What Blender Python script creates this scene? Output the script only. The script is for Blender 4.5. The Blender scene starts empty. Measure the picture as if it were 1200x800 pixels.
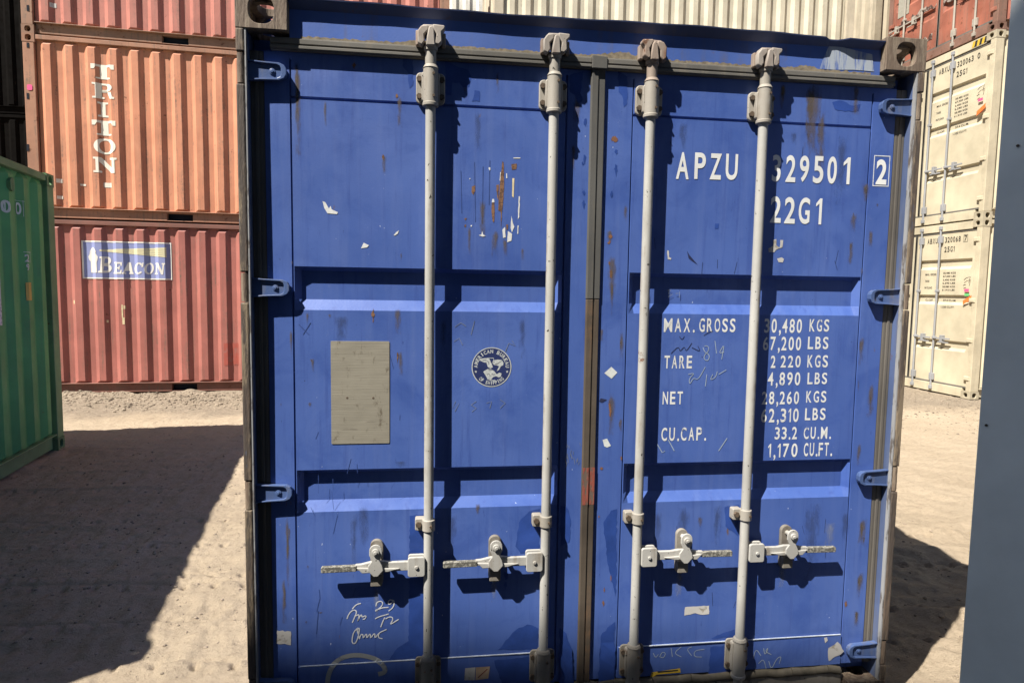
import bpy, bmesh, math, random
import numpy as np
from mathutils import Vector, Matrix
random.seed(7)
S = bpy.context.scene
COL = S.collection

# ------------------------------------------------------------------ camera
FPX = 737.26
YAW, PIT, ROLL = math.radians(7.38486), math.radians(-4.61704), math.radians(0.86537)
CAM = Vector((-0.59211, -2.18677, 1.64565))
Fv = Vector((math.sin(YAW)*math.cos(PIT), math.cos(YAW)*math.cos(PIT), math.sin(PIT)))
R0 = Fv.cross(Vector((0, 0, 1))).normalized(); U0 = R0.cross(Fv)
Rv = R0*math.cos(ROLL)+U0*math.sin(ROLL); Uv = -R0*math.sin(ROLL)+U0*math.cos(ROLL)
cd = bpy.data.cameras.new('camera'); cam = bpy.data.objects.new('camera', cd); COL.objects.link(cam)
M = Matrix((Rv, Uv, -Fv)).transposed().to_4x4(); M.translation = CAM
cam.matrix_world = M
cd.sensor_width = 36; cd.lens = 36*FPX/1200; cd.clip_start = 0.05; cd.clip_end = 2000
S.camera = cam

# ------------------------------------------------------------------ light
SUN = Vector((1.0, 0.685, -1.683)).normalized()        # direction the light travels
EL = math.asin(-SUN.z); AZ = math.atan2(-SUN.x, -SUN.y)  # azimuth of the sun from +Y towards +X
w = bpy.data.worlds.new('World'); S.world = w; w.use_nodes = True
nt = w.node_tree; bg = nt.nodes['Background']
sky = nt.nodes.new('ShaderNodeTexSky'); sky.sky_type = 'NISHITA'; sky.sun_disc = False
sky.sun_elevation = EL; sky.sun_rotation = AZ; sky.dust_density = 0.6
nt.links.new(sky.outputs[0], bg.inputs[0]); bg.inputs[1].default_value = 0.05
sd = bpy.data.lights.new('sun', 'SUN'); sd.energy = 5.0; sd.angle = math.radians(0.53); sd.color = (1, .95, .87)
so = bpy.data.objects.new('sun', sd); COL.objects.link(so)
so.rotation_euler = SUN.to_track_quat('-Z', 'Y').to_euler(); so.location = (-10, -7, 17)
S.view_settings.view_transform = 'Standard'; S.view_settings.look = 'None'
S.view_settings.gamma = 1; S.view_settings.exposure = 1.15
S.render.engine = 'CYCLES'

# ------------------------------------------------------------------ pixel (1200x800 photo) -> point on a real plane
def ray(u, v): return Fv + Rv*((u-600)/FPX) - Uv*((v-400)/FPX)
def px(u, v, y):
    d = ray(u, v); return CAM + d*((y-CAM.y)/d.y)
def pplane(u, v, p0, n):
    d = ray(u, v); return CAM + d*((Vector(p0)-CAM).dot(n)/d.dot(n))

# ------------------------------------------------------------------ helpers
class MB:
    def __init__(s): s.v = []; s.f = []
    def add(s, vs, fs):
        o = len(s.v); s.v += [tuple(p) for p in vs]; s.f += [tuple(i+o for i in f) for f in fs]; return s
    def box(s, x0, x1, y0, y1, z0, z1):
        vs = [(x, y, z) for z in (z0, z1) for y in (y0, y1) for x in (x0, x1)]
        return s.add(vs, [(0,2,3,1),(4,5,7,6),(0,1,5,4),(2,6,7,3),(0,4,6,2),(1,3,7,5)])
    def cyl(s, p0, p1, r, n=16, r1=None):
        p0, p1 = Vector(p0), Vector(p1); r1 = r if r1 is None else r1
        d = (p1-p0).normalized(); a = d.orthogonal().normalized(); b = d.cross(a)
        vs = []
        for p, q in ((p0, r), (p1, r1)):
            for i in range(n):
                t = 2*math.pi*i/n; vs.append(p+a*(q*math.cos(t))+b*(q*math.sin(t)))
        fs = [(i, (i+1) % n, n+(i+1) % n, n+i) for i in range(n)]
        fs += [tuple(range(n))[::-1], tuple(range(n, 2*n))]
        return s.add(vs, fs)
    def prism(s, poly, y0, y1):                       # polygon in x,z pushed along y
        n = len(poly)
        vs = [(x, y0, z) for x, z in poly]+[(x, y1, z) for x, z in poly]
        fs = [(i, (i+1) % n, n+(i+1) % n, n+i) for i in range(n)]
        fs += [tuple(range(n)), tuple(range(n, 2*n))[::-1]]
        return s.add(vs, fs)
    def sheet(s, poly, y=0): return s.add([(x, y, z) for x, z in poly], [tuple(range(len(poly)))])
    def ribbon(s, pts, w, y=0):
        pts = [Vector((p[0], p[1])) for p in pts]; vs = []; n = len(pts)
        for i, p in enumerate(pts):
            d = pts[min(i+1, n-1)]-pts[max(i-1, 0)]
            if d.length < 1e-9: d = Vector((1, 0))
            d.normalize(); q = Vector((-d.y, d.x))*(w*.5)
            vs += [(p.x+q.x, y, p.y+q.y), (p.x-q.x, y, p.y-q.y)]
        return s.add(vs, [(2*i, 2*i+1, 2*i+3, 2*i+2) for i in range(n-1)])
    def rot(s, f): s.v = [tuple(f(Vector(p))) for p in s.v]; return s
    def lay(s): s.v = [(x, DY-.0001+(y-DY)*.36+wave(x, z)-(.0050 if z < .2965 else 0), z) for x, y, z in s.v]; return s
    def pieces(s):
        par = list(range(len(s.v)))
        def fd(a):
            while par[a] != a: par[a] = par[par[a]]; a = par[a]
            return a
        for f in s.f:
            for i in f[1:]: par[fd(i)] = fd(f[0])
        gr = {}
        for f in s.f: gr.setdefault(fd(f[0]), []).append(f)
        for fs in gr.values():
            q = MB(); mp = {}
            for f in fs:
                for i in f:
                    if i not in mp: mp[i] = len(q.v); q.v.append(s.v[i])
                q.f.append(tuple(mp[i] for i in f))
            yield q
    def build(s, name, mat, parent=None, bevel=0, smooth=False, flip=True, split=False, sharp=38):
        if split:
            return [q.build(name, mat, parent, bevel, smooth, flip) for q in s.pieces()]
        me = bpy.data.meshes.new(name); me.from_pydata(s.v, [], s.f); me.update()
        if flip:
            bm = bmesh.new(); bm.from_mesh(me); bmesh.ops.recalc_face_normals(bm, faces=bm.faces); bm.to_mesh(me); bm.free()
        me.materials.append(mat)
        if smooth:
            for p in me.polygons: p.use_smooth = True
            me.set_sharp_from_angle(angle=math.radians(sharp))
        o = bpy.data.objects.new(name, me); COL.objects.link(o)
        if parent: o.parent = parent
        if bevel:
            b = o.modifiers.new('bevel', 'BEVEL'); b.width = bevel; b.segments = 2; b.limit_method = 'ANGLE'; b.angle_limit = math.radians(40)
        return o

def wave(x, z): return .0022*math.sin(3.1*x+1.3*z+.4)*math.sin(2.3*z+.9)
def copy_tree(o, parent=None):
    c = o.copy(); COL.objects.link(c)
    if parent: c.parent = parent
    for ch in list(o.children): copy_tree(ch, c)
    return c
def empty(name, label, cat, loc=(0, 0, 0), rz=0, group=None):
    o = bpy.data.objects.new(name, None); COL.objects.link(o); o.location = loc; o.rotation_euler = (0, 0, rz)
    o['label'] = label; o['category'] = cat
    if group: o['group'] = group
    o.empty_display_size = .2
    return o

def rrect(x0, x1, z0, z1, r, n=4):
    out = []
    for cx, cz, a in ((x1-r, z1-r, 0), (x0+r, z1-r, 90), (x0+r, z0+r, 180), (x1-r, z0+r, 270)):
        for i in range(n+1):
            t = math.radians(a+90*i/n); out.append((cx+r*math.cos(t), cz+r*math.sin(t)))
    return out

def plate_hole(mb, c, ax, bx, nx, hu, hv, ru, rv, th, n=32, pw=2.6):
    """rectangular plate (half sizes hu,hv along ax,bx) with an oval hole, th thick along -nx"""
    c, ax, bx, nx = Vector(c), Vector(ax), Vector(bx), Vector(nx)
    ang = sorted(set([2*math.pi*i/n for i in range(n)]+[math.atan2(sv*hv, su*hu) % (2*math.pi) for su in (-1, 1) for sv in (-1, 1)]))
    O, I = [], []
    for t in ang:
        cu, cv = math.cos(t), math.sin(t)
        k = min(hu/abs(cu) if abs(cu) > 1e-9 else 1e9, hv/abs(cv) if abs(cv) > 1e-9 else 1e9)
        O.append((cu*k, cv*k))
        kk = (abs(cu/ru)**pw+abs(cv/rv)**pw)**(-1/pw); I.append((cu*kk, cv*kk))
    m = len(ang)
    P = lambda q, d: c+ax*q[0]+bx*q[1]-nx*d
    vs = [P(q, 0) for q in O]+[P(q, 0) for q in I]+[P(q, th) for q in I]+[P(q, th) for q in O]
    fs = []
    for i in range(m):
        j = (i+1) % m
        for a in range(4):
            b = (a+1) % 4
            fs.append((a*m+i, a*m+j, b*m+j, b*m+i))
    mb.add(vs, fs)

def casting_mesh(hx, hy, hz, n=28, th=.028):
    mb = MB()
    X, Y, Z = Vector((1,0,0)), Vector((0,1,0)), Vector((0,0,1))
    for sy in (-1, 1):
        plate_hole(mb, Y*(sy*hy), X, Z, Y*sy, hx, hz, hx*.49, hz*.72, th, n)
    for sx in (-1, 1):
        plate_hole(mb, X*(sx*hx), Y, Z, X*sx, hy-th-.0005, hz, hy*.45, hz*.62, th, n)
    for sz in (-1, 1):
        plate_hole(mb, Z*(sz*(hz-.0005)), X, Y, Z*sz, hx-th-.0005, hy-th-.0005, hx*.38, hy*.5, th, n)
    return mb

# ------------------------------------------------------------------ materials
def newmat(name):
    m = bpy.data.materials.new(name); m.use_nodes = True
    t = m.node_tree; return m, t, t.nodes['Principled BSDF']
def N(t, ty, **k):
    n = t.nodes.new(ty)
    for a, b in k.items(): setattr(n, a, b)
    return n
def noise(t, scale, detail=4, vec=None, rough=.6, stretch=None, dist=0):
    n = N(t, 'ShaderNodeTexNoise'); n.inputs['Scale'].default_value = scale; n.inputs['Detail'].default_value = detail
    n.inputs['Roughness'].default_value = rough; n.inputs['Distortion'].default_value = dist
    tc = t.nodes.get('TC') or N(t, 'ShaderNodeTexCoord', name='TC')
    src = tc.outputs['Object']
    if stretch:
        mp = N(t, 'ShaderNodeMapping'); mp.inputs['Scale'].default_value = stretch
        t.links.new(src, mp.inputs['Vector']); src = mp.outputs[0]
    t.links.new(src, n.inputs['Vector'])
    return n.outputs['Fac']
def ramp(t, fac, a, b, ca=(0,0,0,1), cb=(1,1,1,1)):
    r = N(t, 'ShaderNodeValToRGB'); e = r.color_ramp.elements
    e[0].position = a; e[0].color = ca; e[1].position = b; e[1].color = cb
    t.links.new(fac, r.inputs[0]); return r.outputs[0]
def mix(t, fac, a, b, mode='MIX'):
    m = N(t, 'ShaderNodeMix', data_type='RGBA', blend_type=mode)
    if isinstance(fac, (int, float)): m.inputs[0].default_value = fac
    else: t.links.new(fac, m.inputs[0])
    for i, c in ((6, a), (7, b)):
        if isinstance(c, tuple): m.inputs[i].default_value = (*c[:3], 1)
        else: t.links.new(c, m.inputs[i])
    return m.outputs[2]
def math_(t, op, a, b):
    m = N(t, 'ShaderNodeMath', operation=op)
    for i, c in ((0, a), (1, b)):
        if isinstance(c, (int, float)): m.inputs[i].default_value = c
        else: t.links.new(c, m.inputs[i])
    return m.outputs[0]
def bump(t, b, h, dist, strength=1.0):
    n = N(t, 'ShaderNodeBump'); n.inputs['Distance'].default_value = dist; n.inputs['Strength'].default_value = strength
    t.links.new(h, n.inputs['Height']); 
    if b.inputs['Normal'].is_linked: t.links.new(b.inputs['Normal'].links[0].from_socket, n.inputs['Normal'])
    t.links.new(n.outputs[0], b.inputs['Normal'])

RUST = (.13, .05, .022)
def paint(name, col, var=.18, rust=.0, dirt=.25, rough=.5, dirtcol=(.12, .1, .075), fade=None, dent=.004, spec=.35, speck=.0, metal=0):
    m, t, b = newmat(name)
    c = mix(t, ramp(t, noise(t, 1.7, 5), .35, .65), tuple(x*(1-var) for x in col), tuple(min(1, x*(1+var)) for x in col))
    if fade: c = mix(t, math_(t, 'MULTIPLY', ramp(t, noise(t, 4, 6, stretch=(2.5, 2.5, .5)), .48, .75), .6), c, fade)
    if dirt:
        st = ramp(t, noise(t, 3, 6, stretch=(9, 9, .45)), .52, .78)
        gr = ramp(t, noise(t, 26, 6), .35, .75)
        c = mix(t, math_(t, 'MULTIPLY', math_(t, 'MULTIPLY', st, gr), dirt*2), c, dirtcol)
    if rust:
        r = ramp(t, noise(t, 9, 10, rough=.72), .70-rust*.16, .74-rust*.14)
        c = mix(t, r, c, mix(t, noise(t, 60, 3), (.05, .022, .012), (.2, .075, .03)))
    if speck:
        c = mix(t, ramp(t, noise(t, 70, 2), .74-speck*.05, .76-speck*.05), c, (.03, .025, .02))
    t.links.new(c, b.inputs['Base Color'])
    b.inputs['Specular IOR Level'].default_value = spec; b.inputs['Metallic'].default_value = metal
    ro = ramp(t, noise(t, 7, 5), .3, .7, (rough*.8,)*3+(1,), (min(1, rough*1.25),)*3+(1,))
    t.links.new(ro, b.inputs['Roughness'])
    bump(t, b, noise(t, 2.2, 2), dent)
    bump(t, b, noise(t, 140, 4), .0003)
    return m
def flat(name, col, rough=.6, var=.15, sc=30, bmp=.0004, spec=.3, metal=0):
    m, t, b = newmat(name)
    c = mix(t, ramp(t, noise(t, sc, 6), .3, .7), tuple(x*(1-var) for x in col), tuple(min(1, x*(1+var)) for x in col))
    t.links.new(c, b.inputs['Base Color']); b.inputs['Roughness'].default_value = rough
    b.inputs['Specular IOR Level'].default_value = spec; b.inputs['Metallic'].default_value = metal
    if bmp: bump(t, b, noise(t, sc*4, 4), bmp)
    return m
def worn(name, col, under, amount=.5, sc=45, rough=.6, stretch=None):
    m, t, b = newmat(name)
    f = ramp(t, noise(t, sc, 6, stretch=stretch, rough=.65), amount-.04, amount+.04)
    f2 = ramp(t, noise(t, sc*.25, 4), .3, .7)
    c = mix(t, f, tuple(under), mix(t, f2, tuple(x*.8 for x in col), tuple(col)))
    t.links.new(c, b.inputs['Base Color']); b.inputs['Roughness'].default_value = rough
    bump(t, b, f, .0005)
    return m

BLUE = (.057, .110, .335)
def blue_door():
    m, t, b = newmat('blue_door_paint')
    c = mix(t, ramp(t, noise(t, 1.6, 5), .3, .7), (.046, .092, .30), (.072, .128, .365))
    c = mix(t, math_(t, 'MULTIPLY', ramp(t, noise(t, 5.5, 7, rough=.68, dist=.6), .5, .66), .6), c, (.034, .074, .275))
    # long rub marks and chalky vertical streaks
    c = mix(t, math_(t, 'MULTIPLY', ramp(t, noise(t, 4, 7, stretch=(7, 7, .35)), .5, .8), .35), c, (.11, .16, .36))
    c = mix(t, math_(t, 'MULTIPLY', ramp(t, noise(t, 5, 7, stretch=(10, 10, .6), rough=.7), .54, .72), .6), c, (.033, .062, .235))
    # scuffs
    c = mix(t, math_(t, 'MULTIPLY', ramp(t, noise(t, 22, 8, stretch=(1, 1, .5), rough=.75), .64, .72), .45), c, (.15, .2, .37))
    c = mix(t, math_(t, 'MULTIPLY', ramp(t, noise(t, 30, 8, stretch=(2, 2, .5), rough=.75), .655, .70), .6), c, (.022, .038, .15))
    # rust bleeding in thin runs
    sp = ramp(t, noise(t, 11, 3, stretch=(1.6, 1.6, .55)), .735, .77)
    c = mix(t, math_(t, 'MULTIPLY', sp, .85), c, mix(t, noise(t, 40, 3), (.07, .06, .05), (.17, .085, .03)))
    # fine dark and light specks
    c = mix(t, ramp(t, noise(t, 95, 2), .765, .785), c, (.02, .03, .1))
    c = mix(t, ramp(t, noise(t, 83, 2, stretch=(1, 1, .7)), .775, .79), c, (.4, .45, .6))
    t.links.new(c, b.inputs['Base Color'])
    b.inputs['Specular IOR Level'].default_value = .35
    t.links.new(ramp(t, noise(t, 6, 6), .3, .7, (.38,)*3+(1,), (.6,)*3+(1,)), b.inputs['Roughness'])
    bump(t, b, noise(t, 2.6, 2), .006)
    bump(t, b, noise(t, 160, 4), .0003)
    return m
M_BLUE = blue_door()
M_DARKBLUE = flat('dark_touch_up_blue', (.024, .058, .235), .42, .25, 9)
M_BLUEF = paint('blue_frame_paint', BLUE, .15, .35, .5, .5)
M_HINGE = paint('blue_hinge_paint', (.06, .098, .22), .3, .5, .7, .4, (.2, .18, .15))
def peel(name, cols):
    m, t, b = newmat(name)
    c = mix(t, ramp(t, noise(t, 5, 8, stretch=(5, 5, .7), rough=.7), .42, .5), cols[0], cols[1])
    c = mix(t, ramp(t, noise(t, 8, 8, stretch=(4, 4, .5), rough=.75), .5, .56), c, cols[2])
    c = mix(t, ramp(t, noise(t, 14, 8, stretch=(4, 4, .5), rough=.75), .6, .64), c, cols[3])
    t.links.new(c, b.inputs['Base Color']); b.inputs['Roughness'].default_value = .75
    bump(t, b, noise(t, 40, 8, stretch=(3, 3, .6)), .003); return m
M_POST = peel('peeling_rusty_post', [(.11, .078, .055), (.065, .05, .04), (.19, .145, .095), (.075, .085, .12)])
M_LINER = paint('scuffed_liner_paint', (.07, .1, .2), .25, .35, .7, .5, fade=(.16, .18, .22))
M_EDGE = worn('post_highlight_paint', (.3, .3, .3), (.1, .085, .075), .44, 16, .6, stretch=(3, 3, .6))  # pale tone paints the sun highlight on the post edge
M_CAST = peel('rusty_casting', [(.085, .06, .043), (.14, .1, .07), (.2, .155, .11), (.055, .038, .028)])
M_RUBBER = paint('weathered_rubber', (.125, .118, .105), .2, .0, .7, .85, (.2, .17, .13), spec=.2)
M_RUBBERL = paint('dusty_rubber', (.115, .104, .09), .2, .0, .7, .85, (.13, .09, .06), spec=.2)
M_RUBBERB = paint('rusty_rubber', (.085, .068, .052), .35, .45, .9, .85, (.19, .11, .06), spec=.2)
M_RUBBERC = paint('dark_rubber', (.088, .086, .08), .2, .0, .6, .8, (.15, .13, .1), spec=.2)
M_GRIME = flat('flaking_edge_dirt', (.2, .165, .115), .9, .4, 60)
M_STEEL = paint('off_white_bar', (.36, .35, .322), .16, .32, .9, .55, (.17, .13, .085), speck=.9, dent=.001)
M_STEELG = paint('grimy_fitting', (.30, .275, .235), .2, .4, .8, .6, (.16, .12, .08), speck=.9, dent=.001)
M_STEELD = paint('dirty_bottom_fitting', (.2, .18, .15), .3, .4, .9, .7, (.08, .06, .045), speck=.9, dent=.001)
M_CAM = paint('rusty_cam_steel', (.26, .205, .165), .3, .75, .9, .7, (.2, .1, .06), speck=.8, dent=.001)
M_GRIP = worn('worn_grip', (.3, .285, .24), (.1, .095, .08), .52, 120, .7)
M_BOLT = flat('rusty_bolt', (.09, .065, .045), .8, .4, 90)
M_DARK = flat('dark_recess', (.012, .014, .022), .9, .2)
M_WHITE = worn('white_lettering', (.74, .74, .71), BLUE, .27, 26)
M_WHITE2 = worn('worn_white_lettering', (.68, .68, .65), (.12, .16, .32), .33, 38)
M_CHALK = worn('white_marker', (.6, .62, .66), (.3, .34, .46), .36, 110, .8)
M_CHALKF = flat('faint_marker', (.15, .18, .26), .8, .3)
M_CHALKG = worn('grey_chalk', (.27, .28, .28), (.14, .16, .22), .4, 26, .8)
M_SCR = flat('deep_blue_scratch', (.03, .06, .2), .6, .3)
M_CHALKD = flat('dark_marker', (.015, .02, .06), .8, .3)
M_PAPER = worn('torn_white_paper', (.5, .48, .45), (.28, .25, .2), .4, 30, .8)
def stain(name, ca, cb, run=False, amt=.5, sc=40, soft=.25, op=1.0):
    m, t, b = newmat(name)
    tc = t.nodes.get('TC') or N(t, 'ShaderNodeTexCoord', name='TC')
    sp = N(t, 'ShaderNodeSeparateXYZ'); t.links.new(tc.outputs['Generated'], sp.inputs[0])
    dx = math_(t, 'ABSOLUTE', math_(t, 'SUBTRACT', math_(t, 'MULTIPLY', sp.outputs[0], 2.0), 1.0), 0)
    if run: d = math_(t, 'MULTIPLY', math_(t, 'SUBTRACT', 1.0, dx), math_(t, 'MULTIPLY', math_(t, 'POWER', sp.outputs[2], .8), math_(t, 'MINIMUM', math_(t, 'MULTIPLY', math_(t, 'SUBTRACT', 1.0, sp.outputs[2]), 5.0), 1.0)))
    else:
        dz = math_(t, 'ABSOLUTE', math_(t, 'SUBTRACT', math_(t, 'MULTIPLY', sp.outputs[2], 2.0), 1.0), 0)
        d = math_(t, 'SUBTRACT', 1.0, math_(t, 'SQRT', math_(t, 'ADD', math_(t, 'MULTIPLY', dx, dx), math_(t, 'MULTIPLY', dz, dz)), 0))
    n_ = noise(t, sc, 7, stretch=(1.6, 1.6, .5) if run else (1, 1, .7), rough=.7)
    a = ramp(t, math_(t, 'ADD', d, math_(t, 'MULTIPLY', math_(t, 'SUBTRACT', n_, .5), 1.8)), amt-soft, amt+soft)
    c = mix(t, noise(t, 55, 4), ca, cb); t.links.new(c, b.inputs['Base Color']); b.inputs['Roughness'].default_value = .85
    t.links.new(math_(t, 'MULTIPLY', a, op), b.inputs['Alpha']); return m
M_RUSTP0 = worn('bare_rust', (.2, .1, .05), (.1, .05, .03), .48, 70, .85)
M_RUSTP = stain('rust_wound', (.24, .1, .04), (.1, .05, .03), False, .34, 60, .12)
M_RUSTF = stain('rust_run', (.13, .1, .06), (.085, .06, .04), True, .34, 45, .3, .6)
M_DIRTRUN = stain('dirt_run', (.03, .06, .2), (.045, .065, .15), True, .40, 50, .35, .5)
M_PALERUN = stain('pale_run', (.22, .25, .34), (.16, .2, .34), True, .40, 70, .35, .6)
M_CREAMP = flat('cream_primer', (.6, .5, .3), .7, .2)
M_YELLOW = flat('yellow_label', (.55, .36, .04), .6, .15)
M_BLACKP = flat('black_print', (.03, .028, .025), .6, .1)
M_TANP = flat('tan_label', (.42, .3, .2), .7, .2)
M_REDP = worn('faded_red_mark', (.25, .062, .04), (.11, .078, .06), .47, 30, .8, stretch=(2, 2, .5))
def brushed():
    m, t, b = newmat('brushed_plate')
    c = mix(t, noise(t, 12, 7, stretch=(.6, 1, 30)), (.22, .2, .155), (.37, .34, .272))
    c = mix(t, ramp(t, noise(t, 28, 8, rough=.75, stretch=(1, 1, .5)), .57, .66), c, (.15, .125, .09)); c = mix(t, ramp(t, noise(t, 60, 4, stretch=(.12, 1, 3)), .66, .7), c, (.16, .14, .11))
    t.links.new(c, b.inputs['Base Color']); b.inputs['Roughness'].default_value = .55; b.inputs['Metallic'].default_value = .25
    bump(t, b, noise(t, 14, 6, stretch=(.6, 1, 30)), .0006); bump(t, b, noise(t, 6, 2), .004); return m
M_PLATE = brushed()

# ------------------------------------------------------------------ ground
rng = np.random.default_rng(3)
_vg = {}
def vnoise(x, y, s, seed):
    if seed not in _vg: _vg[seed] = np.random.default_rng(seed).random((128, 128))
    g = _vg[seed]; X = x/s; Y = y/s
    i = np.floor(X).astype(int); j = np.floor(Y).astype(int); f = X-i; h = Y-j
    f = f*f*(3-2*f); h = h*h*(3-2*h); i0, i1, j0, j1 = i % 128, (i+1) % 128, j % 128, (j+1) % 128
    return (g[i0, j0]*(1-f)+g[i1, j0]*f)*(1-h)+(g[i0, j1]*(1-f)+g[i1, j1]*f)*h-.5
def gh(x, y):
    h = .03*vnoise(x, y, 2.3, 1)+.014*vnoise(x, y, .7, 2)+.010*vnoise(x, y, .28, 3)+.012*vnoise(x, y, .1, 4)+.009*vnoise(x, y, .042, 5)-.05*np.maximum(0, vnoise(x, y, .055, 15)-.36)-.02*np.maximum(0, vnoise(x, y, .09, 14)-.33)*4*.5
    h += .03*np.maximum(0, vnoise(x, y, .17, 9)-.22)
    for k, (y0, sl, wd, A) in enumerate(((.75, -.05, .11, .02), (1.12, -.03, .13, .022), (1.62, -.06, .12, .022), (2.15, -.02, .15, .02), (2.75, -.05, .16, .022), (3.5, .02, .2, .02), (4.3, .0, .2, .018), (5.2, .03, .2, .015))):
        t = y-(y0+sl*(x+2)); a = np.exp(-(t/wd)**4)
        lug = np.sin(2*np.pi*(x+.25*np.abs(t))/(.155+.008*k)+k)-.45
        A *= .28; h += a*(-A*.5+A*np.clip(lug*2.2, -1, 1)*(.55+.9*vnoise(x, y, .35, 20+k)))
        h += .006*np.exp(-((np.abs(t)-wd*1.15)/.035)**2)*(1+1.2*vnoise(x, y, .2, 40+k))
    for k, (y0, sl, per) in enumerate(((.62, -.045, .17), (.98, -.06, .15), (1.38, -.04, .16), (1.5, -.05, .16), (1.95, -.05, .15), (2.4, -.03, .17), (3.1, -.04, .16), (3.8, -.02, .18))):
        t = y-(y0+sl*(x+2)+.02*vnoise(x, y*0, .5, 60+k)); ph = (x/per+.3*k) % 1-.5; on = np.clip((vnoise(x, y0+0*x, .6, 70+k)+.35)*3, 0, 1)
        h += on*(-.05*np.exp(-((ph*per+.25*t)/.014)**2-(t/.024)**2)+.012*np.exp(-((ph*per-.03)/.02)**2-(t/.03)**2)-.008*np.exp(-(np.abs(ph*per)/.06)**4-((t-.03)/.012)**2))
        h += -.009*np.exp(-((t-.05-.02*vnoise(x, y*0, .4, 80+k))/.012)**2)*np.clip((vnoise(x, y*0, .5, 90+k)+.25)*4, 0, 1)
    rt = np.clip((x-1.1)/.3, 0, 1)*np.clip((4.5-y)/1.5, 0, 1)      # churned ruts beside the blue container
    a1 = x*.86-y*.5; a2 = x*.5+y*.86
    h += rt*(.06*np.maximum(0, vnoise(a1, a2*2.6, .34, 31)-.02)+.02*vnoise(a1, a2*2.2, .13, 32))
    b = np.clip((y-6.3)/1.2, 0, 1)*np.clip((1-x)/1.5, 0, 1)     # loose bank below the red stack
    h += b*b*.03*(1+2.5*vnoise(x, y, .25, 11)) 
    return h
def ground():
    d = lambda a, b, s: np.arange(a, b, s)
    xs = np.concatenate([[-600, -250, -100, -50, -30, -20], d(-15, -6.6, .3), d(-6.6, -4, .02), d(-4, -1.1, .0115), d(-1.1, 1.2, .06), d(1.2, 3.4, .0125), d(3.4, 9, .04), d(9, 16, .4), [20, 30, 50, 100, 250, 600]])
    ys = np.concatenate([[-600, -250, -100, -50, -30, -20, -14], d(-10, -.6, .25), d(-.6, .2, .04), d(.2, 2.6, .0115), d(2.6, 5, .018), d(5, 8.6, .03), d(8.6, 16, .4), [20, 30, 50, 100, 250, 600]])
    X, Y = np.meshgrid(xs, ys); Z = gh(X, Y)
    Z *= np.clip(1-np.maximum(np.abs(X)-14, 0)/20, 0, 1)
    # keep clear of the feet of containers
    Z = Z - .012
    co = np.stack([X, Y, Z], -1).reshape(-1, 3)
    nx, ny = len(xs), len(ys)
    idx = np.arange(nx*ny).reshape(ny, nx)
    f = np.stack([idx[:-1, :-1], idx[:-1, 1:], idx[1:, 1:], idx[1:, :-1]], -1).reshape(-1, 4)
    me = bpy.data.meshes.new('ground'); me.vertices.add(len(co)); me.vertices.foreach_set('co', co.ravel())
    me.loops.add(f.size); me.loops.foreach_set('vertex_index', f.ravel()); me.polygons.add(len(f))
    me.polygons.foreach_set('loop_start', np.arange(0, f.size, 4)); me.polygons.foreach_set('loop_total', np.full(len(f), 4))
    me.update(calc_edges=True)
    me.polygons.foreach_set('use_smooth', np.ones(len(f), bool))
    m, t, b = newmat('sandy_dirt')
    c = mix(t, ramp(t, noise(t, .9, 6), .35, .65), (.405, .325, .232), (.475, .385, .28))
    c = mix(t, math_(t, 'MULTIPLY', ramp(t, noise(t, 34, 8, rough=.7), .5, .75), .6), c, (.25, .19, .135))
    c = mix(t, ramp(t, noise(t, 120, 2), .72, .75), c, (.52, .46, .38))
    c = mix(t, ramp(t, noise(t, 75, 2), .715, .74), c, (.15, .115, .085)); c = mix(t, ramp(t, noise(t, 40, 3), .74, .755), c, (.12, .095, .07))
    tc = t.nodes['TC']; sp = N(t, 'ShaderNodeSeparateXYZ'); t.links.new(tc.outputs['Object'], sp.inputs[0])
    yy = math_(t, 'ADD', sp.outputs[1], math_(t, 'MULTIPLY', math_(t, 'SUBTRACT', noise(t, 1.3, 5), .5), 1.6))
    mr = N(t, 'ShaderNodeMapRange'); mr.inputs['From Min'].default_value = 5.95; mr.inputs['From Max'].default_value = 6.5; t.links.new(yy, mr.inputs['Value'])
    gr = mix(t, ramp(t, noise(t, 24, 8, rough=.75), .35, .65), (.15, .12, .09), (.33, .275, .21))
    c = mix(t, math_(t, 'MULTIPLY', mr.outputs[0], .8), c, gr)
    t.links.new(c, b.inputs['Base Color']); b.inputs['Roughness'].default_value = .95; b.inputs['Specular IOR Level'].default_value = .1
    bump(t, b, noise(t, 28, 10, rough=.78), .03); bump(t, b, noise(t, 160, 4), .006)
    me.materials.append(m)
    o = bpy.data.objects.new('ground', me); COL.objects.link(o); o['kind'] = 'structure'
ground()
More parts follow.
